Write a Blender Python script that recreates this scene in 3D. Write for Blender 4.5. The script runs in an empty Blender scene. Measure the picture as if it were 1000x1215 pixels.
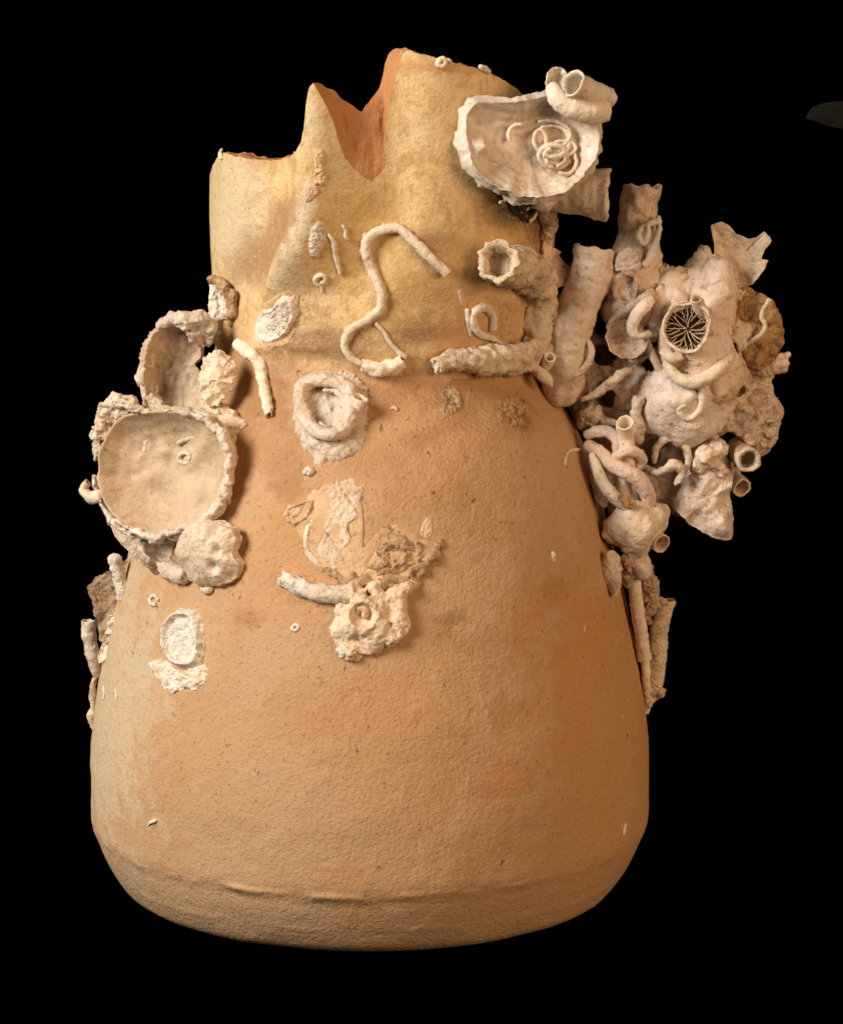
import bpy, math, random
import numpy as np
from mathutils import Vector

# ------------------------------------------------------------------ camera, world, lights, exposure
K = 0.0004                     # metres per drawing unit: the jar is about 26 cm wide
TILT = math.radians(9.0)
CT, ST = math.cos(TILT), math.sin(TILT)
DIST = 3200.0                  # camera distance in drawing units
def side_z(py):                # height relative to the view centre of a point seen at the jar's flank
    q = 607.5 - py
    return q * DIST / (DIST * CT + q * ST)
ZC = -side_z(1040)             # the jar's foot stands at z = 0
scene = bpy.context.scene
cam_data = bpy.data.cameras.new('camera')
cam = bpy.data.objects.new('camera', cam_data)
scene.collection.objects.link(cam)
cam.location = (60 * K, -DIST * CT * K, (ZC + DIST * ST) * K)
cam.rotation_euler = (math.pi / 2 - TILT, 0, 0)
cam_data.sensor_fit = 'VERTICAL'
cam_data.sensor_height = 24
cam_data.lens = DIST / 1215 * 24
cam_data.clip_start = 0.01
cam_data.clip_end = 50
scene.camera = cam

world = bpy.data.worlds.new('World')
scene.world = world
world.use_nodes = True
bg = world.node_tree.nodes['Background']
bg.inputs[0].default_value = (1.0, 0.82, 0.62, 1)
bg.inputs[1].default_value = 0.08

def area_light(name, loc, target, size, power, color):
    l = bpy.data.lights.new(name, 'AREA')
    l.shape = 'RECTANGLE'; l.size = size[0]; l.size_y = size[1]
    l.energy = power; l.color = color
    o = bpy.data.objects.new(name, l)
    scene.collection.objects.link(o)
    o.location = loc
    d = Vector(target) - Vector(loc)
    o.rotation_euler = d.to_track_quat('-Z', 'Y').to_euler()
    return o
area_light('window_light', (-1.20, -0.86, 0.98), (0, 0, 0.2), (0.6, 0.7), 40, (1.0, 0.94, 0.86))
area_light('room_bounce', (1.45, -1.35, 0.6), (0, 0, 0.2), (1.1, 1.0), 22.5, (1.0, 0.67, 0.40))

vs = scene.view_settings
vs.view_transform = 'Standard'; vs.look = 'None'; vs.exposure = 0.06; vs.gamma = 1.0
vs.use_curve_mapping = False

# ------------------------------------------------------------------ numeric helpers
rng = np.random.default_rng(7)
PERM = rng.permutation(256)
VALS = rng.uniform(-1, 1, 256)
def _vn(P):
    I = np.floor(P).astype(np.int64); f = P - I
    f = f * f * f * (f * (f * 6 - 15) + 10)
    out = np.zeros(len(P))
    for dx in (0, 1):
        wx = f[:, 0] if dx else 1 - f[:, 0]
        a = PERM[(I[:, 0] + dx) & 255]
        for dy in (0, 1):
            wy = f[:, 1] if dy else 1 - f[:, 1]
            b = PERM[(a + I[:, 1] + dy) & 255]
            for dz in (0, 1):
                wz = f[:, 2] if dz else 1 - f[:, 2]
                out += wx * wy * wz * VALS[PERM[(b + I[:, 2] + dz) & 255]]
    return out
def noise(P, size, seed=0, octaves=3):
    P = np.asarray(P, float).reshape(-1, 3) / size + seed * 17.31
    out = np.zeros(len(P)); amp = 1.0; tot = 0
    for o in range(octaves):
        out += amp * _vn(P); tot += amp
        P = P * 2.03 + 5.7; amp *= 0.5
    return out / tot * 1.5
def smooth01(t):
    t = np.clip(t, 0, 1); return t * t * (3 - 2 * t)

def at(px, py, Y):             # a point of the photograph at depth Y (drawing units)
    q = 607.5 - py
    z = (q * (DIST + Y * CT) - DIST * Y * ST) / (DIST * CT + q * ST)
    dep = DIST + Y * CT - z * ST
    return np.array([60 + (px - 500) / DIST * dep, Y, z + ZC])
CAM = np.array([60, -DIST * CT, ZC + DIST * ST])
def ray(px, py):
    d = np.array([(px - 500) / DIST, CT + (607.5 - py) / DIST * ST, -ST + (607.5 - py) / DIST * CT])
    return d / np.linalg.norm(d)

# ------------------------------------------------------------------ the jar's shape
def prof_row(py, r):
    z = side_z(py); return (z + ZC, r * (DIST - z * ST) / DIST)
PROFILE = [prof_row(*a) for a in [
    (1040, 281), (1033, 291), (1022, 299.5), (1012, 305.5), (1000, 311.5), (985, 318), (966, 325), (958, 327), (950, 327.6),
    (925, 328.5), (900, 329), (850, 326), (800, 319), (740, 307), (680, 293.5), (640, 284),
    (610, 276.5), (575, 267), (550, 258.5), (525, 247.5), (500, 234), (480, 220), (465, 208), (452, 198), (440, 192), (425, 190),
    (410, 190), (380, 193), (330, 197), (280, 200), (230, 201), (180, 201), (100, 200), (0, 198)]]
PZ = np.array([p[0] for p in PROFILE]); PR = np.array([p[1] for p in PROFILE])
def _pchip(x, X, Y):
    h = np.diff(X); d = np.diff(Y) / h
    m = np.zeros(len(X)); m[0] = d[0]; m[-1] = d[-1]
    for i in range(1, len(X) - 1):
        if d[i - 1] * d[i] > 0:
            w1 = 2 * h[i] + h[i - 1]; w2 = h[i] + 2 * h[i - 1]
            m[i] = (w1 + w2) / (w1 / d[i - 1] + w2 / d[i])
    x = np.clip(x, X[0], X[-1]); k = np.clip(np.searchsorted(X, x) - 1, 0, len(X) - 2)
    t = (x - X[k]) / h[k]
    return ((2*t**3-3*t**2+1)*Y[k] + (t**3-2*t**2+t)*h[k]*m[k] + (-2*t**3+3*t**2)*Y[k+1] + (t**3-t**2)*h[k]*m[k+1])
ZTOP = PZ[-1]
def axis_x(z):                 # the handmade jar leans a little
    return -1.5 + 11.5 * np.clip((z - 300) / 450, 0, 1.2)
def r_plain(th, z):
    return _pchip(z, PZ, PR)
RIDGE = None
def r_full(th, z):
    r = r_plain(th, z)
    P = np.stack([np.sin(th) * r, -np.cos(th) * r, z], 1)
    r = r + 1.6 * noise(P, 90, 3, 2) + 0.35 * noise(P, 14, 4, 2)
    # throwing line at the foot: a ragged lip of clay round the ridge
    lip = PZ[7] - 10 + 3.5 * noise(P, 60, 9, 3)
    fr_ = (0.35 + 0.85 * np.exp(-((th + 0.35) / 0.7) ** 2)) * (0.75 + 0.35 * noise(P, 55, 41, 2))
    r = r + fr_ * ((1.5 + 2.0 * noise(P, 30, 8, 2)) * np.exp(-((z - lip) / np.where(z < lip, 6.0, 3.0)) ** 2) - 1.0 * np.exp(-((z - lip + 10) / 8) ** 2))
    lip2 = PZ[3] + 2 + 2 * noise(P, 70, 19, 2)
    r = r + (0.35 + 0.5 * noise(P, 50, 29, 2)) * np.exp(-((z - lip2) / 4.0) ** 2)
    if RIDGE is not None:
        rz, rt = RIDGE
        c = np.interp(z, rz, rt)
        d = (th - c) * 200
        zt = np.array([0, 1, 1]); 
        up = smooth01((z - BAND_Z - 18) / 115)
        up2 = smooth01((z - BAND_Z - 5) / 90)
        left = np.where(d < 0, 1, 0)
        w = np.where(d < 0, 20.0, 38.0)
        r = r + 38 * up * np.exp(-(d / w) ** 2)
        r = r - 19 * up2 * np.exp(-((d + 66) / 46) ** 2)
        r = r - 12 * up * np.exp(-((d - 95) / 32) ** 2)
        # raised band at the root of the neck
        bz = BAND_Z + 20 + 6 * noise(P, 120, 12, 1)
        r = r + 3.2 * np.exp(-((z - bz) / 9) ** 2) * smooth01((th + 1.2) / .4) * smooth01((0.45 - th) / .3)
    return r
def surf(th, z, off=0.0, fn=None):
    fn = fn or r_full
    th = np.atleast_1d(np.asarray(th, float)); z = np.atleast_1d(np.asarray(z, float))
    r = fn(th, z) + off
    return np.stack([axis_x(z) + r * np.sin(th), -r * np.cos(th), z], 1)
def surf_n(th, z):
    e = 0.012; h = 2.5
    a = surf(th + e, z) - surf(th - e, z); b = surf(th, z + h) - surf(th, z - h)
    n = np.cross(a, b); return n / np.linalg.norm(n, axis=1)[:, None]
def hit(px, py, fn=None):      # first point of the jar on the line of sight -> (theta, z)
    fn = fn or r_full
    d = ray(px, py); t = np.arange(DIST - 420, DIST + 260, 2.0)
    def f(t):
        P = CAM + np.atleast_1d(t)[:, None] * d
        x = P[:, 0] - axis_x(P[:, 2]); th = np.arctan2(x, -P[:, 1])
        return np.hypot(x, P[:, 1]) - fn(th, P[:, 2]), th, P[:, 2]
    v, th, z = f(t)
    k = np.where(v < 0)[0]
    if len(k) and k[0] > 0:
        a, b = t[k[0] - 1], t[k[0]]
        for _ in range(12):
            m = (a + b) / 2
            if f(m)[0][0] < 0: b = m
            else: a = m
        _, th, z = f((a + b) / 2); return th[0], z[0]
    k = np.argmin(v); return th[k], z[k]
BAND_Z = side_z(415) + ZC
ZJ = side_z(432) + ZC
_r = [hit(x, y, r_plain) for x, y in [(328, 350), (346, 310), (360, 270), (369, 230), (371, 180), (371, 105)]]
RIDGE = (np.array([p[1] for p in _r]), np.array([p[0] for p in _r]))
def on(px, py, lift=0.0):
    th, z = hit(px, py)
    return surf(th, z)[0] + lift * surf_n(np.array([th]), np.array([z]))[0]

# ------------------------------------------------------------------ mesh object helpers
COL = scene.collection
def grid_faces(nr, nc, wrap=True):
    i, j = np.meshgrid(np.arange(nr - 1), np.arange(nc if wrap else nc - 1), indexing='ij')
    a = i * nc + j; b = i * nc + (j + 1) % nc
    return np.stack([a, b, b + nc, a + nc], -1).reshape(-1, 4)
def props(o, label=None, cat=None, group=None, kind=None):
    if label: o['label'] = label
    if cat: o['category'] = cat
    if group: o['group'] = group
    if kind: o['kind'] = kind
    return o
def thing(name, label, cat, origin, group=None):
    o = bpy.data.objects.new(name, None); COL.objects.link(o)
    o.empty_display_size = 0.01
    origin = np.asarray(origin, float)
    o.location = origin * K; o['origin_px'] = list(origin)
    props(o, label, cat, group)
    return o
def root_origin(o):
    while o.parent: o = o.parent
    return np.array(ORG[o.name])
ORG = {}
def mesh_obj(name, V, F, mat, parent=None, origin=None, label=None, cat=None, group=None, kind=None, smooth=True):
    V = np.asarray(V, float)
    me = bpy.data.meshes.new(name)
    o = bpy.data.objects.new(name, me); COL.objects.link(o)
    if parent is not None:
        o.parent = parent; org = root_origin(parent)
    else:
        org = V.mean(0) if origin is None else np.asarray(origin, float)
        o.location = org * K; ORG[o.name] = list(org)
    me.from_pydata(((V - org) * K).tolist(), [], [tuple(f) for f in (F.tolist() if hasattr(F, 'tolist') else F)])
    me.materials.append(mat)
    if smooth: me.polygons.foreach_set('use_smooth', [True] * len(me.polygons))
    me.update()
    return props(o, label, cat, group, kind)
def group_thing(name, label, cat, origin, group=None):
    o = bpy.data.objects.new(name, None); COL.objects.link(o)
    o.empty_display_size = 0.01
    o.location = np.asarray(origin, float) * K
    ORG[o.name] = list(np.asarray(origin, float))
    return props(o, label, cat, group)

def spline(P, step):
    P = np.asarray(P, float)
    if len(P) == 2: P = np.stack([P[0], (P[0] + P[1]) / 2, P[1]])
    ext = np.vstack([2 * P[0] - P[1], P, 2 * P[-1] - P[-2]])
    out, idx = [], []
    for i in range(len(P) - 1):
        p0, p1, p2, p3 = ext[i:i + 4]
        n = max(2, int(np.linalg.norm(p2[:3] - p1[:3]) / step))
        for k in range(n):
            t = k / n
            out.append(0.5 * (2*p1 + (p2-p0)*t + (2*p0-5*p1+4*p2-p3)*t*t + (3*p1-p0-3*p2+p3)*t**3))
    out.append(P[-1])
    return np.array(out)

def sweep(pts, rad, start='closed', end='open', wall=2.0, depth=14, nseg=20, ring=0.0, ring_len=6, rough=0.05,
          rough_size=None, rag=1.0, seed=0, step=2.2, flat=1.0, floor=None, floor_depth=0.35):
    pts = np.asarray(pts, float)
    if np.isscalar(rad): rad = [rad] * len(pts)
    rad = np.interp(np.linspace(0, 1, len(pts)), np.linspace(0, 1, len(rad)), rad)
    C = spline(np.column_stack([pts, rad]), step); P, R = C[:, :3], C[:, 3]
    T = np.gradient(P, axis=0); T /= np.linalg.norm(T, axis=1)[:, None] + 1e-9
    n = np.cross(T[0], [0.3, 0.2, 0.93]); n /= np.linalg.norm(n)
    L = np.concatenate([[0], np.cumsum(np.linalg.norm(np.diff(P, axis=0), axis=1))])
    a = np.linspace(0, 2 * np.pi, nseg, endpoint=False)
    rs = np.random.default_rng(seed + 11); ph = rs.uniform(0, 6)
    rs_size = rough_size or max(4.0, R.mean() * 0.9); rough = rough * 1.25 + 0.02
    frames = []
    for i in range(len(P)):
        n = n - T[i] * n.dot(T[i]); n /= np.linalg.norm(n)
        frames.append((n.copy(), np.cross(T[i], n)))
    def circ(i, r, shift=0):
        n, b = frames[i]
        r = np.broadcast_to(r, (nseg,)); sh = np.broadcast_to(shift, (nseg,))
        return P[i] + (np.cos(a)[:, None] * n + flat * np.sin(a)[:, None] * b) * r[:, None] + T[i] * sh[:, None]
    rows = []
    phase = L / ring_len * (1 + 0.0) + 0.6 * np.sin(L / 17 + ph)
    saw = (phase % 1.0)
    for i in range(len(P)):
        r = R[i] * (1 + ring * (saw[i] - 0.5) * 2)
        rows.append(circ(i, r))
    V = np.array(rows)
    nz = noise(V.reshape(-1, 3), rs_size, seed, 3).reshape(len(P), nseg)
    cen = P[:, None, :]
    fz = noise(V.reshape(-1, 3), 3.2, seed + 3, 2).reshape(len(P), nseg)
    V = cen + (V - cen) * (1 + rough * nz[..., None] + (0.5 / np.maximum(R, 2))[:, None, None] * fz[..., None])
    ragp = rag * (noise(np.stack([np.cos(a), np.sin(a), a * 0 + seed], 1), 0.75, seed, 3) + 0.25 * noise(np.stack([np.cos(a) * 3, np.sin(a) * 3, a * 0 + seed], 1), 1.0, seed + 1, 2))
    def opening(i, sgn):
        # rows from outside the rim to the bottom of the bore
        out = []; ri = max(R[i] - wall, R[i] * 0.4)
        f = (R[i] - wall * 0.4) / R[i]
        lip = V[i] + T[i] * (sgn * (0.6 * wall + ragp))[:, None]
        out.append(P[i] + (lip - P[i]) * 1.0)
        out.append(P[i] + (lip - P[i]) * f + T[i] * sgn * 0.5)
        out.append(P[i] + (lip - P[i]) * (ri / R[i]))
        k = i; d = 0; rngk = range(i - 1, -1, -1) if sgn > 0 else range(i + 1, len(P))
        last = i
        for k in rngk:
            d = abs(L[k] - L[i]); last = k
            rr = ri / R[i] * (1 - 0.15 * d / depth)
            out.append(P[k] + (V[k] - P[k]) * min(rr, max(0.3, (R[k] - wall * .7) / R[k])))
            if d > depth: break
        out.append(P[last] + (out[-1] - P[last]) * 0.6 - T[last] * sgn * 0.5)
        return out, P[last] - T[last] * sgn * 0.8
    def closing(i, sgn):
        out = []
        for q in (0.35, 0.65, 0.87, 0.97):
            out.append(P[i] + (V[i] - P[i]) * math.sqrt(1 - q * q) + T[i] * sgn * R[i] * q * 0.8)
        return out, P[i] + T[i] * sgn * R[i] * 0.8
    s_rows, s_c = opening(0, -1) if start == 'open' else closing(0, -1)
    e_rows, e_c = opening(len(P) - 1, 1) if end == 'open' else closing(len(P) - 1, 1)
    allr = s_rows[::-1] + list(V) + e_rows
    V2 = np.concatenate(allr + [s_c[None], e_c[None]])
    nr = len(allr); F = grid_faces(nr, nseg).tolist()
    i0 = nr * nseg
    for j in range(nseg):
        F.append((i0, (j + 1) % nseg, j)); F.append((i0 + 1, (nr - 1) * nseg + j, (nr - 1) * nseg + (j + 1) % nseg))
    return V2, F

def tpts(pts, lift):
    """(px, py) on the jar, (px, py, None, lift) above it, (px, py, Y) in space, (px, py, plane, h) above a shell's rim plane"""
    out = []
    for p in pts:
        if len(p) == 2: out.append(on(p[0], p[1], lift))
        elif len(p) == 3: out.append(at(*p))
        elif p[2] is None: out.append(on(p[0], p[1], p[3]))
        else: out.append(p[2](p[0], p[1], p[3]))
    return np.array(out)
def plane(center, Y, normal):
    n = np.asarray(normal, float); n = n / np.linalg.norm(n); c0 = at(center[0], center[1], Y)
    def f(px, py, h=0.0):
        d = ray(px, py); c = c0 + n * h
        return CAM + d * ((c - CAM).dot(n) / d.dot(n))
    return f
def growth(name, label, cat, adds, subs, mat, h=1.3, k=6, rough=((9, 1.2), (4, 0.5)), seed=0, parent=None, ksub=3):
    """grown-together lump from chains of round blobs; entries ([points], [radii])"""
    A = [(tpts(p, 0), r) for p, r in adds]; S = [(tpts(p, 0), r) for p, r in subs]
    allp = np.concatenate([p for p, _ in A]); m = max(np.max(r) for _, r in A) + 8
    vol = Vol(allp.min(0) - m, allp.max(0) + m, h)
    for p, r in A:
        if len(p) == 1: vol.ball(p[0], np.max(r), k)
        else: vol.chain(p, r, k)
    for i, (size, amp) in enumerate(rough[:1]): vol.roughen(size, amp, seed + i)
    for p, r in S:
        if len(p) == 1: vol.ball(p[0], np.max(r), ksub, sub=True)
        else: vol.chain(p, r, ksub, sub=True)
    for i, (size, amp) in enumerate(rough[1:]): vol.roughen(size, amp, seed + 5 + i)
    V, F = vol.mesh()
    return mesh_obj(name, V, F, mat, parent=parent, origin=None if parent else A[0][0][0], label=label, cat=cat)
def tube(name, label, cat, pts, rad, mat, lift=None, parent=None, group=None, **kw):
    r0 = rad if np.isscalar(rad) else float(np.mean(rad))
    P = tpts(pts, r0 * 0.55 if lift is None else lift)
    V, F = sweep(P, rad, **kw)
    return mesh_obj(name, V, F, mat, parent=parent, origin=None if parent else P[0], label=label, cat=cat, group=group)

def poly_rho(poly, phi):       # star shaped polygon (n,2) about 0 -> radius for each direction
    A = poly; B = np.roll(poly, -1, 0); out = np.zeros(len(phi))
    for k, p in enumerate(phi):
        d = np.array([math.cos(p), math.sin(p)])
        e = B - A; den = d[0] * e[:, 1] - d[1] * e[:, 0]
        with np.errstate(divide='ignore', invalid='ignore'):
            t = (A[:, 0] * e[:, 1] - A[:, 1] * e[:, 0]) / den
            s = (A[:, 0] * d[1] - A[:, 1] * d[0]) / den
        ok = (t > 0) & (s >= -1e-6) & (s <= 1 + 1e-6) & np.isfinite(t)
        out[k] = t[ok].max() if ok.any() else np.hypot(*A.T).mean()
    return out
def frame(n):
    n = np.asarray(n, float); n /= np.linalg.norm(n)
    e1 = np.cross([0, 0, 1], n); e1 = -e1 if e1[0] < 0 else e1
    e1 /= np.linalg.norm(e1); e2 = np.cross(n, e1)
    if e2[2] < 0: e2 = -e2
    return e1, e2, n
def smooth_ring(r, k):
    for _ in range(k): r = (np.roll(r, 1) + 2 * r + np.roll(r, -1)) / 4
    return r

def valve(center, Y, normal, poly, depth, thick=8, p=2.4, ncol=140, nin=34, edge=0.03, rim_wave=5, lumps=2.5,
          lump_size=26, lam=3, flare=0.035, back=0.5, seed=0, steps=0.35, bumps=(), offset=0.0, soft=2, ridge=0.0, terrace=0.0, shrink=1.0, fine=0.9):
    e1, e2, n = frame(normal)
    c0 = at(center[0], center[1], Y)
    loc = []
    for q in poly:
        d = ray(*q); t = (c0 - CAM).dot(n) / d.dot(n); X = CAM + t * d - c0
        loc.append((X.dot(e1), X.dot(e2)))
    loc = np.array(loc) * shrink
    phi = np.linspace(0, 2 * np.pi, ncol, endpoint=False)
    rho = smooth_ring(poly_rho(loc, phi), soft)
    cs = np.stack([np.cos(phi), np.sin(phi)], 1)
    nz = noise(np.column_stack([cs * 9, phi * 0 + seed]), 1.6, seed, 3)
    nzf = noise(np.column_stack([cs * 40, phi * 0 + seed]), 1.5, seed + 1, 2)
    rho = rho * (1 + edge * nz + edge * 0.5 * nzf)
    rimz = rim_wave * noise(np.column_stack([cs * 3, phi * 0 + seed * 3]), 1.5, seed + 2, 2)
    rows = []
    def row(s, h, scale=1.0):
        xy = cs * (rho * s * scale)[:, None]
        return xy, h + rimz * s ** 2
    S = np.linspace(0, 1, nin + 1)[1:] ** 0.85
    def hin(s, xy):
        h = -depth * (1 - s ** p)
        q = np.column_stack([xy, np.full(len(xy), seed * 7.0)])
        h = h + lumps * noise(q, lump_size, seed + 5, 3) * (1 - s ** 8) + fine * noise(q, 7, seed + 6, 3)
        h = h + steps * np.sin(s * 38 + 3 * noise(q, 40, seed, 2)) * s
        for bx_, by_, br, bh in bumps:
            h = h + bh * np.exp(-((xy[:, 0] - bx_) ** 2 + (xy[:, 1] - by_) ** 2) / br ** 2)
        if ridge: h = h + ridge * np.abs(noise(q, 11, seed + 9, 2)) * s
        return h
    pts = []
    def push(xy, h): pts.append(c0 + xy[:, :1] * e1 + xy[:, 1:] * e2 + (h + offset)[:, None] * n)
    for s in S:
        xy = cs * (rho * s)[:, None]; push(xy, hin(s, xy) + rimz * s * s)
    # layered edge
    hz = 0.0; w = thick / max(1, lam)
    for l in range(lam):
        jag = 1 + flare * (0.6 + 1.3 * terrace * l) * (0.75 + 0.7 * noise(np.column_stack([cs * 5, phi * 0 + l * 3 + seed]), 1.7, seed + l, 3) + 0.16 * noise(np.column_stack([cs * 22, phi * 0 + l * 3 + seed]), 1.7, seed + l, 2))
        xy = cs * (rho * jag)[:, None]
        push(xy, -hz - w * 0.25 + rimz); push(xy, -hz - w * 0.6 + rimz)
        xy = cs * (rho * (jag - 0.03 if terrace else 1 - 0.012 - 0.01 * l))[:, None]
        push(xy, -hz - w * 0.75 + rimz); push(xy, -hz - w + rimz)
        hz += w
    for s in np.linspace(0.96, 0.12, 14):
        xy = cs * (rho * s)[:, None]
        h = -thick - depth * (1 - s ** max(1.2, p * 0.7)) * (1 + back) + rimz * s * s
        q = np.column_stack([xy, np.full(len(xy), seed * 7.0 + 50)])
        push(xy, h + lumps * 1.2 * noise(q, 16, seed + 4, 3) + 1.2 * np.sin(s * 50 + 4 * noise(q, 30, seed, 2)))
    ctr = np.array([[0.0, 0.0]])
    ci = c0 + n * (hin(0.0, ctr)[0] + offset); co = c0 - n * (thick + depth * (1 + back) - offset)
    nr = len(pts); V = np.concatenate(pts + [ci[None], co[None]])
    F = grid_faces(nr, ncol).tolist(); i0 = nr * ncol
    for j in range(ncol):
        F.append((i0, (j + 1) % ncol, j)); F.append((i0 + 1, (nr - 1) * ncol + j, (nr - 1) * ncol + (j + 1) % ncol))
    return V, F
def shell(name, label, cat, center, Y, normal, poly, depth, mat, parent=None, group=None, **kw):
    V, F = valve(center, Y, normal, poly, depth, **kw)
    return mesh_obj(name, V, F, mat, parent=parent, origin=None if parent else at(center[0], center[1], Y), label=label, cat=cat, group=group)

def patch(name, label, cat, center, poly, fn, mat, ncol=110, nrow=34, edge=0.06, fine=0.05, rough=0.8, rough_size=7, seed=0,
          parent=None, group=None, soft=1, kind=None):
    """a crust that follows the jar's surface; fn(s, phi, u, v) gives its height, u and v in drawing units"""
    th0, z0 = hit(*center); R0 = r_full(np.array([th0]), np.array([z0]))[0]
    loc = []
    for q in poly:
        th, z = hit(*q); loc.append(((th - th0) * R0, z - z0))
    loc = np.array(loc)
    phi = np.linspace(0, 2 * np.pi, ncol, endpoint=False); cs = np.stack([np.cos(phi), np.sin(phi)], 1)
    rho = smooth_ring(poly_rho(loc, phi), soft)
    jg = (edge * noise(np.column_stack([cs * 8, phi * 0 + seed]), 1.6, seed, 3)
          + fine * noise(np.column_stack([cs * 30, phi * 0 + seed]), 1.5, seed + 3, 2))
    rsm = smooth_ring(rho, 14)
    S = np.linspace(0, 1, nrow + 1)[1:]
    ss = np.repeat(S, ncol); pp = np.tile(phi, nrow)
    w6 = (S ** 5)[:, None]
    RR = (rsm[None] * (1 - w6) + (rho * (1 + jg))[None] * w6) * S[:, None]
    uv = (RR[..., None] * cs[None]).reshape(-1, 2)
    ss = np.concatenate([ss, [0]]); pp = np.concatenate([pp, [0]]); uv = np.vstack([uv, [[0, 0]]])
    th = th0 + uv[:, 0] / R0; z = z0 + uv[:, 1]
    h = fn(ss, pp, uv[:, 0], uv[:, 1])
    q = np.column_stack([uv, np.full(len(uv), seed * 5.0)])
    h = h + rough * noise(q, rough_size, seed, 3) + rough * 0.5 * noise(q, rough_size / 3, seed + 2, 2)
    h = np.where(ss > 0.985, -1.5, np.maximum(h, 0.25))
    B = surf(th, z); N = surf_n(th, z)
    V = B + N * h[:, None]
    F = grid_faces(nrow, ncol).tolist(); i0 = nrow * ncol
    for j in range(ncol): F.append((i0, (j + 1) % ncol, j))
    return mesh_obj(name, V, F, mat, parent=parent, origin=None if parent else surf(th0, z0)[0], label=label, cat=cat, group=group, kind=kind)

# signed distance volume -> mesh, for grown-together lumps
class Vol:
    def __init__(s, lo, hi, h):
        s.lo = np.asarray(lo, float); s.h = h
        s.n = np.ceil((np.asarray(hi) - s.lo) / h).astype(int) + 1
        s.V = np.full(s.n, 30.0, np.float32)
    def local(s, lo, hi):
        a = np.clip(np.floor((lo - s.lo) / s.h).astype(int), 0, s.n); b = np.clip(np.ceil((hi - s.lo) / s.h).astype(int) + 1, 0, s.n)
        if (b <= a).any(): return None, None
        sl = tuple(slice(a[i], b[i]) for i in range(3))
        g = np.meshgrid(*[s.lo[i] + s.h * np.arange(a[i], b[i]) for i in range(3)], indexing='ij')
        return sl, g
    def _apply(s, sl, d, k, sub):
        V = s.V[sl]
        if sub: d = -d; h = np.clip(0.5 - 0.5 * (V - d) / k, 0, 1); s.V[sl] = V * (1 - h) + d * h + k * h * (1 - h)
        else: h = np.clip(0.5 + 0.5 * (d - V) / k, 0, 1); s.V[sl] = d * (1 - h) + V * h - k * h * (1 - h)
    def ball(s, c, r, k=10, sub=False, sc=(1, 1, 1)):
        c = np.asarray(c, float); sc = np.asarray(sc, float); m = r * sc.max() + 30
        sl, g = s.local(c - m, c + m)
        if sl is None: return
        d = np.sqrt(sum(((g[i] - c[i]) / sc[i]) ** 2 for i in range(3)))
        s._apply(sl, (d - r) * sc.min(), k, sub)
    def chain(s, pts, rad, k=6, sub=False):
        pts = np.asarray(pts, float)
        if np.isscalar(rad): rad = [rad] * len(pts)
        for a, b, ra, rb in zip(pts[:-1], pts[1:], rad[:-1], rad[1:]):
            m = max(ra, rb) + 25
            sl, g = s.local(np.minimum(a, b) - m, np.maximum(a, b) + m)
            if sl is None: continue
            ba = b - a; L2 = ba.dot(ba) + 1e-9
            t = np.clip(sum((g[i] - a[i]) * ba[i] for i in range(3)) / L2, 0, 1)
            d = np.sqrt(sum((g[i] - a[i] - t * ba[i]) ** 2 for i in range(3))) - (ra + t * (rb - ra))
            s._apply(sl, d, k, sub)
    def roughen(s, size, amp, seed=0, octaves=3):
        near = np.abs(s.V) < 14
        idx = np.argwhere(near)
        s.V[near] += amp * noise(s.lo + idx * s.h, size, seed, octaves)
    def mesh(s):
        V = s.V; ins = V < 0; n = V.shape
        c = [(i, j, k) for i in (0, 1) for j in (0, 1) for k in (0, 1)]
        cnt = sum(ins[i:n[0]-1+i, j:n[1]-1+j, k:n[2]-1+k].astype(np.int8) for i, j, k in c)
        cells = np.argwhere((cnt > 0) & (cnt < 8))
        idm = np.full((n[0]-1, n[1]-1, n[2]-1), -1, np.int64); idm[tuple(cells.T)] = np.arange(len(cells))
        cv = np.stack([V[cells[:, 0]+i, cells[:, 1]+j, cells[:, 2]+k] for i, j, k in c], 1)
        cc = np.array(c, float); acc = np.zeros((len(cells), 3)); w = np.zeros(len(cells))
        for a in range(8):
            for b in range(a + 1, 8):
                if np.abs(cc[a] - cc[b]).sum() != 1: continue
                m = (cv[:, a] < 0) != (cv[:, b] < 0)
                t = cv[:, a] / (cv[:, a] - cv[:, b] + 1e-12)
                acc[m] += (cc[a] + t[m, None] * (cc[b] - cc[a])); w[m] += 1
        P = s.lo + (cells + acc / w[:, None]) * s.h
        F = []
        for ax in range(3):
            o1, o2 = [(1, 2), (2, 0), (0, 1)][ax]
            sl0 = [slice(None)] * 3; sl1 = [slice(None)] * 3
            sl0[ax] = slice(0, n[ax] - 1); sl1[ax] = slice(1, n[ax])
            e = np.argwhere(ins[tuple(sl0)] != ins[tuple(sl1)])
            e = e[(e[:, o1] > 0) & (e[:, o2] > 0) & (e[:, o1] < n[o1] - 1) & (e[:, o2] < n[o2] - 1)]
            d1 = np.zeros(3, int); d1[o1] = 1; d2 = np.zeros(3, int); d2[o2] = 1
            q = [idm[tuple((e - x).T)] for x in (d1 * 0, d1, d1 + d2, d2)]
            f = np.stack(q, 1); flip = ~ins[tuple(e.T)]
            f[flip] = f[flip][:, ::-1]
            F.append(f)
        return P, np.concatenate(F)

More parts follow.
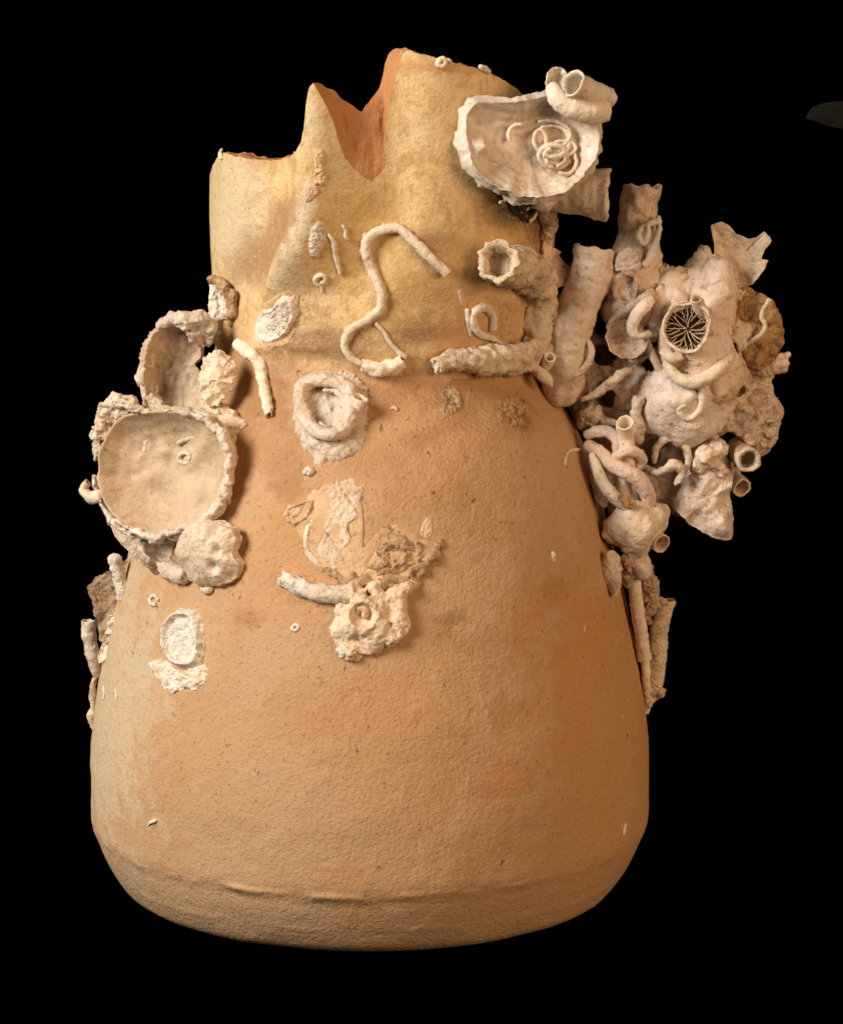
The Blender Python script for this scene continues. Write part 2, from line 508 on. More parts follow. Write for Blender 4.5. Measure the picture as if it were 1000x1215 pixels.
# ------------------------------------------------------------------ materials
def nodes_of(name):
    m = bpy.data.materials.new(name); m.use_nodes = True
    nt = m.node_tree; nt.nodes.clear()
    return m, nt
class N:
    def __init__(s, nt): s.nt = nt
    def n(s, kind, **kw):
        x = s.nt.nodes.new(kind)
        for k, v in kw.items():
            if k.startswith('i_'):
                key = k[2:]; key = int(key) if key.isdigit() else key
                x.inputs[key].default_value = v
            else: setattr(x, k, v)
        return x
    def l(s, a, b): s.nt.links.new(a, b)
    def noise(s, co, scale, detail=4, rough=0.55, dist=0.0):
        x = s.n('ShaderNodeTexNoise'); x.inputs['Scale'].default_value = scale; x.inputs['Detail'].default_value = detail
        x.inputs['Roughness'].default_value = rough; x.inputs['Distortion'].default_value = dist
        s.l(co, x.inputs['Vector']); return x.outputs['Fac']
    def ramp(s, fac, a, b):
        x = s.n('ShaderNodeMapRange'); x.interpolation_type = 'SMOOTHSTEP'
        x.inputs['From Min'].default_value = a; x.inputs['From Max'].default_value = b
        s.l(fac, x.inputs['Value']); return x.outputs['Result']
    def math(s, op, a, b=0.0):
        x = s.n('ShaderNodeMath', operation=op)
        for i, v in enumerate((a, b)):
            if isinstance(v, (int, float)): x.inputs[i].default_value = v
            else: s.l(v, x.inputs[i])
        return x.outputs[0]
    def mix(s, fac, a, b):
        x = s.n('ShaderNodeMix', data_type='RGBA')
        for sock, v in ((x.inputs['Factor'], fac), (x.inputs['A'], a), (x.inputs['B'], b)):
            if isinstance(v, (int, float)): sock.default_value = v
            elif isinstance(v, tuple): sock.default_value = (*v, 1)
            else: s.l(v, sock)
        return x.outputs['Result']
    def bump(s, h, strength, dist, normal=None):
        x = s.n('ShaderNodeBump'); x.inputs['Strength'].default_value = strength; x.inputs['Distance'].default_value = dist
        s.l(h, x.inputs['Height'])
        if normal is not None: s.l(normal, x.inputs['Normal'])
        return x.outputs['Normal']
    def blob(s, co, centre, size, warp, a=0.25, b=1.3):
        """1 inside an ellipsoidal stain or tint with a ragged edge, 0 outside"""
        m = s.n('ShaderNodeMapping', vector_type='TEXTURE')
        m.inputs['Location'].default_value = centre; m.inputs['Scale'].default_value = size
        s.l(co, m.inputs['Vector'])
        v = s.n('ShaderNodeVectorMath', operation='LENGTH'); s.l(m.outputs[0], v.inputs[0])
        d = s.math('ADD', v.outputs['Value'], warp)
        return s.math('SUBTRACT', 1.0, s.ramp(d, a, b))
    def out(s, color, rough, normal, spec=0.3, sss=0.0, sss_rad=None):
        b = s.n('ShaderNodeBsdfPrincipled'); o = s.n('ShaderNodeOutputMaterial')
        for key, v in (('Base Color', color), ('Roughness', rough)):
            if isinstance(v, tuple): b.inputs[key].default_value = (*v, 1)
            elif isinstance(v, (int, float)): b.inputs[key].default_value = v
            else: s.l(v, b.inputs[key])
        b.inputs['Specular IOR Level'].default_value = spec
        if normal is not None: s.l(normal, b.inputs['Normal'])
        s.l(b.outputs[0], o.inputs['Surface'])

def crust_mat(name, c1, c2, stain, speck=(0.10, 0.05, 0.025), stain_amt=0.5, speck_amt=0.5, fine=520, bump=0.5, rough=0.75, spec=0.25, gloss_var=0.0, line=0.0):
    m, nt = nodes_of(name); g = N(nt)
    co0 = g.n('ShaderNodeTexCoord').outputs['Object']
    oi = g.n('ShaderNodeObjectInfo').outputs['Random']
    add = g.n('ShaderNodeVectorMath', operation='ADD'); g.l(co0, add.inputs[0])
    cmb = g.n('ShaderNodeCombineXYZ'); g.l(oi, cmb.inputs[0]); g.l(oi, cmb.inputs[1]); g.l(oi, cmb.inputs[2]); g.l(cmb.outputs[0], add.inputs[1])
    co = add.outputs[0]
    big = g.noise(co, 55, 4, 0.6, 0.6); mid = g.noise(co, 190, 5, 0.65, 0.4); fin = g.noise(co, fine, 4, 0.65); vf = g.noise(co, 1100, 3, 0.6)
    col = g.mix(g.ramp(big, 0.35, 0.68), c1, c2)
    col = g.mix(g.math('MULTIPLY', g.ramp(mid, 0.53, 0.66), stain_amt), col, stain)
    dirt = g.noise(co, 110, 7, 0.72, 1.0)
    col = g.mix(g.math('MULTIPLY', g.ramp(dirt, 0.555, 0.635), min(0.9, stain_amt * 1.25)), col, tuple(x * 0.9 for x in stain))
    sp = g.noise(co, 420, 2, 0.5, 0.3)
    col = g.mix(g.math('MULTIPLY', g.math('MULTIPLY', g.ramp(sp, 0.65, 0.72), g.ramp(g.noise(co, 90, 3, 0.5), 0.42, 0.6)), speck_amt), col, speck)
    pale = tuple(min(0.85, x * 1.12 + 0.03) for x in c1)
    col = g.mix(g.math('MULTIPLY', g.ramp(fin, 0.54, 0.70), 0.45), col, pale)
    vein = g.n('ShaderNodeTexVoronoi', feature='DISTANCE_TO_EDGE'); vein.inputs['Scale'].default_value = 230
    wv = g.n('ShaderNodeVectorMath', operation='ADD'); g.l(co, wv.inputs[0])
    nv = g.n('ShaderNodeTexNoise'); nv.inputs['Scale'].default_value = 160; g.l(co, nv.inputs['Vector'])
    sc_ = g.n('ShaderNodeVectorMath', operation='SCALE'); sc_.inputs['Scale'].default_value = 0.012; g.l(nv.outputs['Color'], sc_.inputs[0]); g.l(sc_.outputs[0], wv.inputs[1])
    g.l(wv.outputs[0], vein.inputs['Vector'])
    crack = g.math('MULTIPLY', g.math('SUBTRACT', 1.0, g.ramp(vein.outputs['Distance'], 0.0, 0.05)), g.ramp(big, 0.5, 0.62))
    col = g.mix(g.math('MULTIPLY', crack, 0.35), col, stain)
    h = g.math('ADD', g.math('MULTIPLY', fin, 0.7), g.math('MULTIPLY', mid, 0.9))
    h = g.math('ADD', h, g.math('MULTIPLY', vf, 0.3))
    h = g.math('ADD', h, g.math('MULTIPLY', dirt, 0.8))
    h = g.math('SUBTRACT', h, g.math('MULTIPLY', g.ramp(sp, 0.62, 0.74), 0.7))
    h = g.math('SUBTRACT', h, g.math('MULTIPLY', crack, 0.3))
    hsv = g.n('ShaderNodeHueSaturation'); g.l(col, hsv.inputs['Color'])
    vr = g.n('ShaderNodeMapRange'); g.l(oi, vr.inputs['Value']); vr.inputs['To Min'].default_value = 0.90; vr.inputs['To Max'].default_value = 1.12; g.l(vr.outputs['Result'], hsv.inputs['Value'])
    o2 = g.math('FRACT', g.math('MULTIPLY', oi, 7.31))
    sr = g.n('ShaderNodeMapRange'); g.l(o2, sr.inputs['Value']); sr.inputs['To Min'].default_value = 0.90; sr.inputs['To Max'].default_value = 1.10; g.l(sr.outputs['Result'], hsv.inputs['Saturation'])
    col = hsv.outputs['Color']
    nrm = g.bump(h, bump, 0.0014)
    g.out(col, rough, nrm, spec)
    return m

CRUST = crust_mat('cream_crust', (0.76, 0.61, 0.44), (0.67, 0.49, 0.32), (0.30, 0.16, 0.07), bump=0.8, stain_amt=0.5)
SHELL = crust_mat('oyster_shell', (0.70, 0.565, 0.43), (0.64, 0.49, 0.35), (0.34, 0.19, 0.09), stain_amt=0.42, speck_amt=0.5, bump=0.5, rough=0.45, spec=0.5)
NACRE = crust_mat('shell_inside', (0.70, 0.58, 0.45), (0.64, 0.50, 0.37), (0.40, 0.245, 0.13), stain_amt=0.22, speck_amt=0.4, bump=0.22, rough=0.36, spec=0.55)
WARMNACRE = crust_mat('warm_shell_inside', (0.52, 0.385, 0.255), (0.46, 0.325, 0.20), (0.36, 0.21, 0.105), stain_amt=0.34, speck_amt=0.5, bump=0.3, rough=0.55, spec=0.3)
SKIN = crust_mat('coral_skin', (0.73, 0.59, 0.47), (0.67, 0.51, 0.38), (0.32, 0.17, 0.08), stain_amt=0.36, speck_amt=0.5, bump=0.4, rough=0.45, spec=0.5)
CORAL = crust_mat('pinkish_coral', (0.74, 0.575, 0.435), (0.64, 0.465, 0.325), (0.23, 0.11, 0.047), stain_amt=0.55, speck_amt=0.6, bump=0.5, rough=0.5, spec=0.45)
TUBE = crust_mat('chalky_tube', (0.80, 0.67, 0.52), (0.74, 0.59, 0.43), (0.46, 0.29, 0.15), stain_amt=0.33, speck_amt=0.5, bump=0.45, rough=0.6)
PINKTUBE = crust_mat('pink_tube', (0.75, 0.58, 0.46), (0.70, 0.51, 0.38), (0.34, 0.18, 0.09), stain_amt=0.42, speck_amt=0.5, bump=0.45, rough=0.55)
WHITE = crust_mat('white_chalk', (0.80, 0.71, 0.59), (0.74, 0.61, 0.46), (0.52, 0.34, 0.18), stain_amt=0.5, speck_amt=0.5, bump=0.7, rough=0.85)
BROWN = crust_mat('brown_crust', (0.50, 0.33, 0.18), (0.36, 0.21, 0.095), (0.17, 0.085, 0.032), stain_amt=0.7, speck_amt=0.6, bump=0.8, rough=0.85)
MEMBRANE = crust_mat('pale_scar', (0.68, 0.47, 0.28), (0.62, 0.39, 0.21), (0.42, 0.23, 0.10), stain_amt=0.4, speck_amt=0.3, bump=0.4, rough=0.8)
PALE = crust_mat('pale_flake', (0.70, 0.55, 0.40), (0.66, 0.46, 0.28), (0.45, 0.26, 0.12), stain_amt=0.5, speck_amt=0.5, bump=0.5, rough=0.8)
DARK = crust_mat('black_growth', (0.045, 0.032, 0.02), (0.07, 0.045, 0.025), (0.02, 0.014, 0.008), stain_amt=0.6, speck_amt=0.3, bump=1.0, rough=0.9)
SEPTA = crust_mat('septa', (0.54, 0.42, 0.28), (0.46, 0.33, 0.20), (0.26, 0.16, 0.08), stain_amt=0.6, speck_amt=0.3, bump=0.3, rough=0.75)

def px3(px, py): return tuple(on(px, py) * K)
def body_nodes(g):
    co = g.n('ShaderNodeTexCoord').outputs['Object']
    big = g.noise(co, 14, 5, 0.6, 0.5); mid = g.noise(co, 60, 5, 0.6, 0.6); fin = g.noise(co, 520, 3, 0.6, 0.4); grain = g.noise(co, 1000, 3, 0.6)
    warp = g.math('MULTIPLY', g.math('SUBTRACT', g.noise(co, 60, 6, 0.72, 0.5), 0.5), 2.6)
    col = g.mix(g.ramp(big, 0.35, 0.65), (0.51, 0.315, 0.17), (0.485, 0.27, 0.122))
    col = g.mix(g.math('MULTIPLY', g.ramp(mid, 0.5, 0.75), 0.5), col, (0.54, 0.335, 0.175))
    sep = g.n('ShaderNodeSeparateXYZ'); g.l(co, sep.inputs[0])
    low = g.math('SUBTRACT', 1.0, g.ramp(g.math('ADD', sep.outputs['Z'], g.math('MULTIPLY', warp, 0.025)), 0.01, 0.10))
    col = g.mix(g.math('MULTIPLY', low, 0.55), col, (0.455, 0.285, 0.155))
    for (x, y), sz, c, amt in [
        ((690, 760), (0.07, 0.07, 0.034), (0.52, 0.22, 0.07), 0.38), ((595, 925), (0.022, 0.03, 0.014), (0.46, 0.19, 0.07), 0.45),
        ((345, 640), (0.05, 0.03, 0.05), (0.56, 0.28, 0.11), 0.5), ((470, 500), (0.06, 0.03, 0.022), (0.56, 0.31, 0.14), 0.4), ((450, 470), (0.02, 0.03, 0.008), (0.30, 0.15, 0.06), 0.5), ((330, 500), (0.012, 0.03, 0.016), (0.30, 0.14, 0.055), 0.5), ((345, 580), (0.014, 0.02, 0.008), (0.30, 0.15, 0.06), 0.45), ((520, 590), (0.03, 0.02, 0.012), (0.44, 0.24, 0.10), 0.5), ((560, 760), (0.02, 0.02, 0.008), (0.36, 0.18, 0.07), 0.4), ((295, 735), (0.008, 0.02, 0.006), (0.30, 0.14, 0.05), 0.45), ((660, 700), (0.01, 0.02, 0.006), (0.28, 0.13, 0.05), 0.4), ((600, 840), (0.012, 0.02, 0.007), (0.36, 0.18, 0.07), 0.35),
        ((300, 520), (0.028, 0.03, 0.03), (0.50, 0.22, 0.09), 0.5), ((280, 480), (0.014, 0.03, 0.03), (0.42, 0.22, 0.11), 0.4),
        ((128, 830), (0.045, 0.09, 0.09), (0.58, 0.45, 0.30), 0.7), ((735, 820), (0.07, 0.12, 0.09), (0.50, 0.25, 0.08), 0.65), ((400, 1040), (0.02, 0.03, 0.006), (0.52, 0.22, 0.08), 0.3),  # warm fill on right flank put into colour; left mixes pale deposit and light
        ((540, 735), (0.012, 0.02, 0.006), (0.24, 0.12, 0.05), 0.55), ((330, 560), (0.02, 0.02, 0.012), (0.36, 0.18, 0.08), 0.35),
        ((540, 485), (0.018, 0.03, 0.012), (0.30, 0.145, 0.055), 0.55), ((612, 492), (0.016, 0.03, 0.012), (0.30, 0.145, 0.055), 0.5), ((310, 470), (0.012, 0.03, 0.03), (0.28, 0.13, 0.05), 0.5), ((640, 600), (0.03, 0.03, 0.02), (0.52, 0.33, 0.17), 0.4), ((360, 540), (0.05, 0.03, 0.016), (0.40, 0.20, 0.085), 0.4), ((560, 460), (0.05, 0.03, 0.01), (0.40, 0.20, 0.085), 0.4), ((300, 440), (0.025, 0.03, 0.014), (0.34, 0.175, 0.075), 0.5), ((500, 520), (0.012, 0.02, 0.006), (0.28, 0.14, 0.06), 0.4), ((450, 745), (0.006, 0.02, 0.004), (0.26, 0.13, 0.05), 0.4)]:
        col = g.mix(g.math('MULTIPLY', g.blob(co, px3(x, y), sz, warp, 0.35, 1.05), amt), col, c)
    fm = g.ramp(g.noise(co, 300, 4, 0.7, 0.3), 0.5, 0.68)
    col = g.mix(g.math('MULTIPLY', fm, 0.35), col, (0.40, 0.20, 0.075))
    # pits and dark specks
    mp = g.n('ShaderNodeMapping'); mp.inputs['Scale'].default_value = (1, 1, 0.6); mp.inputs['Rotation'].default_value = (0.3, 0.6, 0.2); g.l(co, mp.inputs['Vector'])
    sp = g.noise(mp.outputs[0], 280, 3, 0.6, 0.5)
    sepa = g.n('ShaderNodeSeparateXYZ'); g.l(co, sepa.inputs[0])
    area = g.math('ADD', g.math('MULTIPLY', g.ramp(g.noise(co, 28, 3, 0.5), 0.4, 0.65), 0.8), g.math('MULTIPLY', g.ramp(sepa.outputs['Z'], 0.12, 0.25), 0.6))
    spk = g.ramp(g.math('ADD', sp, g.math('MULTIPLY', area, 0.05)), 0.725, 0.76)
    col = g.mix(g.math('MULTIPLY', spk, 0.75), col, (0.13, 0.06, 0.025))
    sp2 = g.ramp(g.noise(co, 560, 2, 0.5, 0.6), 0.665, 0.72)
    col = g.mix(g.math('MULTIPLY', sp2, 0.45), col, (0.22, 0.10, 0.04))
    scr = g.n('ShaderNodeMapping'); scr.inputs['Rotation'].default_value = (0.0, 0.65, 0.0); scr.inputs['Scale'].default_value = (10, 60, 260); g.l(co, scr.inputs['Vector'])
    sline = g.math('MULTIPLY', g.ramp(g.noise(scr.outputs[0], 1.0, 2, 0.5), 0.70, 0.73), g.ramp(g.noise(co, 22, 2), 0.5, 0.6))
    col = g.mix(g.math('MULTIPLY', sline, 0.35), col, (0.30, 0.15, 0.06))
    wh = g.ramp(g.noise(co, 170, 2, 0.5, 0.4), 0.775, 0.79)
    col = g.mix(g.math('MULTIPLY', wh, 0.8), col, (0.75, 0.62, 0.45))
    col = g.mix(g.math('MULTIPLY', g.ramp(grain, 0.5, 0.75), 0.25), col, (0.59, 0.39, 0.22))
    h = g.math('ADD', g.math('MULTIPLY', fin, 1.0), g.math('MULTIPLY', grain, 0.35))
    h = g.math('SUBTRACT', h, g.math('MULTIPLY', spk, 1.0))
    h = g.math('SUBTRACT', h, g.math('MULTIPLY', sp2, 0.4))
    h = g.math('ADD', h, g.math('MULTIPLY', mid, 0.5))
    return col, h
def body_mat():
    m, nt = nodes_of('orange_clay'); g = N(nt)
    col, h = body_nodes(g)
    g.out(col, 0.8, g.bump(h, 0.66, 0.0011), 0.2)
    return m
def neck_mat():
    m, nt = nodes_of('mustard_glazed_clay'); g = N(nt)
    co = g.n('ShaderNodeTexCoord').outputs['Object']
    big = g.noise(co, 18, 5, 0.65, 0.8); mid = g.noise(co, 120, 6, 0.72, 0.8); fin = g.noise(co, 700, 4, 0.65); grain = g.noise(co, 1000, 3, 0.6)
    warp = g.math('MULTIPLY', g.math('SUBTRACT', g.noise(co, 55, 6, 0.7, 0.6), 0.5), 1.7)
    col = g.mix(g.ramp(big, 0.35, 0.66), (0.74, 0.545, 0.29), (0.70, 0.465, 0.20))
    col = g.mix(g.math('MULTIPLY', g.ramp(mid, 0.46, 0.62), 0.85), col, (0.50, 0.275, 0.085))
    for (x, y), sz, c, amt in [
        ((340, 275), (0.012, 0.03, 0.016), (0.40, 0.20, 0.085), 0.75), ((305, 310), (0.016, 0.03, 0.012), (0.42, 0.21, 0.09), 0.7), ((360, 245), (0.006, 0.03, 0.010), (0.40, 0.20, 0.09), 0.6),
        ((275, 380), (0.012, 0.03, 0.03), (0.50, 0.29, 0.14), 0.6),
        ((380, 410), (0.045, 0.05, 0.009), (0.27, 0.13, 0.048), 0.9), ((300, 425), (0.03, 0.05, 0.008), (0.36, 0.19, 0.08), 0.7), ((497, 392), (0.022, 0.04, 0.007), (0.27, 0.13, 0.045), 0.85), ((515, 288), (0.016, 0.03, 0.007), (0.24, 0.11, 0.038), 0.8), ((490, 345), (0.02, 0.03, 0.012), (0.42, 0.23, 0.06), 0.55),
        ((540, 330), (0.022, 0.04, 0.022), (0.48, 0.28, 0.09), 0.5), ((580, 270), (0.024, 0.04, 0.016), (0.60, 0.38, 0.10), 0.6), ((640, 290), (0.016, 0.04, 0.02), (0.38, 0.20, 0.06), 0.5),
        ((425, 270), (0.025, 0.04, 0.03), (0.62, 0.38, 0.11), 0.6), ((395, 180), (0.010, 0.03, 0.022), (0.66, 0.50, 0.24), 0.6),
        ((550, 400), (0.014, 0.03, 0.016), (0.55, 0.28, 0.12), 0.7), ((580, 350), (0.012, 0.03, 0.03), (0.56, 0.29, 0.13), 0.55), ((540, 150), (0.03, 0.03, 0.026), (0.62, 0.42, 0.19), 0.5),
        ((540, 80), (0.045, 0.03, 0.0035), (0.55, 0.27, 0.10), 0.7), ((300, 190), (0.018, 0.03, 0.004), (0.58, 0.28, 0.10), 0.75), ((470, 300), (0.008, 0.03, 0.03), (0.50, 0.30, 0.095), 0.5),
        ((275, 250), (0.022, 0.05, 0.034), (0.64, 0.51, 0.325), 0.75), ((348, 315), (0.007, 0.03, 0.020), (0.66, 0.53, 0.35), 0.8), ((440, 385), (0.024, 0.03, 0.0035), (0.60, 0.42, 0.14), 0.55),
        ((338, 268), (0.012, 0.03, 0.016), (0.36, 0.175, 0.075), 0.85), ((318, 296), (0.014, 0.03, 0.012), (0.38, 0.19, 0.08), 0.8), ((300, 318), (0.014, 0.03, 0.010), (0.40, 0.21, 0.09), 0.7), ((367, 232), (0.0032, 0.03, 0.010), (0.80, 0.68, 0.47), 0.9), ((360, 262), (0.0034, 0.03, 0.010), (0.80, 0.68, 0.47), 0.9), ((350, 288), (0.0036, 0.03, 0.009), (0.80, 0.68, 0.47), 0.9), ((340, 308), (0.004, 0.03, 0.008), (0.78, 0.66, 0.45), 0.85), ((330, 328), (0.005, 0.03, 0.008), (0.76, 0.62, 0.41), 0.75), ((370, 140), (0.004, 0.03, 0.02), (0.78, 0.64, 0.38), 0.8), ((612, 245), (0.020, 0.03, 0.012), (0.09, 0.05, 0.02), 0.92), ((640, 265), (0.012, 0.03, 0.014), (0.16, 0.08, 0.03), 0.8)]:
        col = g.mix(g.math('MULTIPLY', g.blob(co, px3(x, y), sz, warp), amt), col, c)
    sep = g.n('ShaderNodeSeparateXYZ'); g.l(co, sep.inputs[0])
    zz = g.math('ADD', sep.outputs['Z'], g.math('MULTIPLY', warp, 0.014))
    zz = g.math('SUBTRACT', zz, g.math('MULTIPLY', g.ramp(sep.outputs['X'], 0.0, 0.06), 0.012))
    mask = g.math('MULTIPLY', g.ramp(zz, (ZJ + 0) * K, (ZJ + 26) * K), g.ramp(sep.outputs['Z'], (ZJ + 1) * K, (ZJ + 14) * K))
    sp = g.ramp(g.noise(co, 330, 3, 0.6, 0.8), 0.67, 0.73)
    col = g.mix(g.math('MULTIPLY', sp, 0.6), col, (0.20, 0.10, 0.03))
    pl = g.ramp(g.noise(co, 240, 4, 0.7, 0.4), 0.60, 0.70)
    col = g.mix(g.math('MULTIPLY', pl, 0.6), col, (0.78, 0.65, 0.42))
    yl = g.ramp(g.noise(co, 600, 3, 0.6, 0.4), 0.52, 0.72)
    col = g.mix(g.math('MULTIPLY', yl, 0.4), col, (0.72, 0.54, 0.27))
    dg = g.ramp(g.noise(co, 520, 3, 0.65, 0.3), 0.50, 0.70)
    col = g.mix(g.math('MULTIPLY', dg, 0.6), col, (0.48, 0.285, 0.105))
    h = g.math('ADD', g.math('MULTIPLY', fin, 0.8), g.math('MULTIPLY', mid, 1.3))
    h = g.math('ADD', h, g.math('MULTIPLY', grain, 0.3))
    h = g.math('SUBTRACT', h, g.math('MULTIPLY', sp, 0.7))
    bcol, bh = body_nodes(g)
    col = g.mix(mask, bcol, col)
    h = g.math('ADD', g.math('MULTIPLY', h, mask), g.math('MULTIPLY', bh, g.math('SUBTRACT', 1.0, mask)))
    nrm = g.bump(h, 0.5, 0.0010)
    rr = g.n('ShaderNodeMapRange'); g.l(mid, rr.inputs['Value']); rr.inputs['To Min'].default_value = 0.30; rr.inputs['To Max'].default_value = 0.70
    g.out(col, rr.outputs['Result'], nrm, 0.45)
    return m
def fracture_mat():
    m, nt = nodes_of('raw_orange_break'); g = N(nt)
    co = g.n('ShaderNodeTexCoord').outputs['Object']
    mid = g.noise(co, 130, 5, 0.65, 0.5); fin = g.noise(co, 600, 4, 0.65)
    col = g.mix(g.ramp(mid, 0.35, 0.7), (0.53, 0.215, 0.075), (0.50, 0.26, 0.115))
    col = g.mix(g.math('MULTIPLY', g.ramp(fin, 0.55, 0.75), 0.4), col, (0.58, 0.34, 0.17))
    col = g.mix(g.math('MULTIPLY', g.ramp(g.noise(co, 350, 2), 0.68, 0.74), 0.5), col, (0.2, 0.08, 0.03))
    h = g.math('ADD', fin, g.math('MULTIPLY', mid, 1.6))
    g.out(col, 0.85, g.bump(h, 0.7, 0.0012), 0.15)
    return m
def plain_mat(name, c, rough=1.0, spec=0.0):
    m, nt = nodes_of(name); g = N(nt)
    co = g.n('ShaderNodeTexCoord').outputs['Object']
    col = g.mix(g.noise(co, 30, 3), c, tuple(x * 0.8 for x in c))
    g.out(col, rough, None, spec); return m

# ------------------------------------------------------------------ setting: black cloth under and behind the jar
BLACK = plain_mat('black_velvet', (0.0002, 0.0002, 0.0002))
prof = [(-4200, -0.8), (1500, -0.8)] + [(1500 + 700 * math.sin(a), -0.8 + 700 * (1 - math.cos(a))) for a in np.linspace(0.1, math.pi / 2, 12)] + [(2200, 4500)]
xs = np.linspace(-5000, 5000, 9)
V = np.array([[x, y, z] for y, z in prof for x in xs]); F = grid_faces(len(prof), len(xs), False)
mesh_obj('backdrop', V, F, BLACK, origin=(0, 0, -0.8), kind='structure')

# ------------------------------------------------------------------ the jar
JAR = group_thing('jar', 'broken orange-tan clay jar with mustard neck and jagged rim', 'jar', (0, 0, 0))
BODY, NECK, FRACT = body_mat(), neck_mat(), fracture_mat()
thc = np.unique(np.concatenate([np.linspace(-1.75, 1.75, 760), np.linspace(1.75, 2 * math.pi - 1.75, 90)[1:-1]]))
NC = len(thc)
# body with its foot and inner wall
zb = np.concatenate([np.linspace(0, PZ[9], 60), np.linspace(PZ[9], ZJ, 150)[1:]])
rows = []
for f in (0.02, 0.5, 0.9, 0.97): rows.append(np.stack([axis_x(0.0) + f * PR[0] * np.sin(thc), -f * PR[0] * np.cos(thc), np.full(NC, 3.0 if f < 0.95 else 0.8)], 1))
ZZ = np.repeat(zb, NC); TT = np.tile(thc, len(zb))
rows += list(surf(TT, ZZ).reshape(len(zb), NC, 3))
for z in np.linspace(ZJ, 26, 30):
    r = r_plain(thc, np.full(NC, z)) - 24
    rows.append(np.stack([axis_x(z) + r * np.sin(thc), -r * np.cos(thc), np.full(NC, z)], 1))
rows.append(rows[-1] * np.array([0.02, 0.02, 1]))
mesh_obj('body', np.concatenate(rows), grid_faces(len(rows), NC), BODY, parent=JAR)

# rim outlines, outer (glaze edge) and inner (back of the wall)
def rim_curve(pts, back):
    p = [hit(x, y) for x, y in pts]
    th = np.array([a for a, _ in p]); z = np.array([b for _, b in p])
    o = np.argsort(th); th, z = th[o], z[o]
    bt = np.array([a for a, _ in back]); bz = np.array([b for _, b in back])
    T = np.concatenate([th, bt]); Z = np.concatenate([z, bz]); o = np.argsort(T); T, Z = T[o], Z[o]
    return np.interp(thc, T, Z)
zl = side_z(235) + ZC; zr = side_z(225) + ZC
BACK = [(1.45, side_z(165) + ZC), (1.8, side_z(230) + ZC), (2.3, side_z(300) + ZC), (math.pi, side_z(330) + ZC), (2 * math.pi - 2.3, side_z(300) + ZC), (2 * math.pi - 1.75, side_z(240) + ZC), (-1.75 + 0.001, side_z(232) + ZC)]
OUT = [(258, 186), (266, 181), (275, 184), (288, 187), (302, 190), (320, 191), (332, 190), (342, 187), (351, 180), (357, 168), (361, 150), (363, 125), (365, 112), (367, 104), (372, 99),
       (379, 112), (388, 128), (396, 146), (402, 168), (409, 186), (420, 200), (432, 211), (441, 215), (450, 207), (456, 198), (457, 170), (459, 140), (464, 110), (471, 84), (478, 64), (484, 60),
       (500, 64), (525, 71), (550, 77), (575, 84), (595, 94), (615, 107), (630, 122), (640, 140)]
INN = [(258, 186), (266, 180), (275, 183), (288, 186), (302, 188), (320, 189), (332, 188), (342, 185), (351, 178), (357, 166), (361, 148), (363, 122), (365, 109), (367, 101), (372, 98),
       (380, 104), (390, 110), (396, 117), (410, 124), (420, 131), (426, 134), (432, 125), (441, 114), (450, 102), (455, 86), (458, 72), (463, 61), (470, 57), (476, 56), (484, 58),
       (500, 63), (525, 70), (550, 76), (575, 83), (595, 93), (615, 106), (630, 121), (640, 139)]
zo = rim_curve(OUT, BACK); zi = rim_curve(INN, BACK)
jag = np.stack([np.sin(thc) * 200, -np.cos(thc) * 200, thc * 0], 1)
zo = zo + 1.8 * noise(jag, 10, 21, 3); zi = zi + 2.2 * noise(jag, 12, 22, 3)
NR = 150
tt = np.linspace(0, 1, NR)[:, None]
Z = ZJ + (zo[None] - ZJ) * tt
Vn = surf(np.tile(thc, NR), Z.ravel()).reshape(NR, NC, 3)
def wall_pt(z, inset):
    r = r_full(thc, np.minimum(z, zo + 0)) - inset
    return np.stack([axis_x(z) + r * np.sin(thc), -r * np.cos(thc), z], 1)
mesh_obj('neck', Vn.reshape(-1, 3), grid_faces(NR, NC), NECK, parent=JAR)
# broken edge: from the glaze edge across the wall to the inner edge
WALL = 26
fr = []
for q in np.linspace(0, 1, 16):
    z = zo + (zi - zo) * q ** 0.9
    ins = WALL * (q ** 1.15) * np.ones(NC)
    p = wall_pt(z, ins)
    amp = 3.2 * math.sin(math.pi * q) + 0.5
    p = p + amp * np.stack([np.sin(thc), -np.cos(thc), 0 * thc + .6], 1) * noise(p, 12, 30, 3)[:, None]
    fr.append(p)
mesh_obj('broken_edge', np.concatenate(fr), grid_faces(16, NC), FRACT, parent=JAR)
inn = [fr[-1]]
for q in np.linspace(0, 1, 24)[1:]:
    z = zi + (ZJ - zi) * q
    r = r_plain(thc, z) - WALL - (fr[-1][:, 0] * 0) - 0
    rr = np.hypot(fr[-1][:, 0] - axis_x(zi), fr[-1][:, 1])
    r = rr + (r - rr) * smooth01(q * 1.6)
    inn.append(np.stack([axis_x(z) + r * np.sin(thc), -r * np.cos(thc), z], 1))
mesh_obj('inner_wall', np.concatenate(inn), grid_faces(len(inn), NC), BODY, parent=JAR)

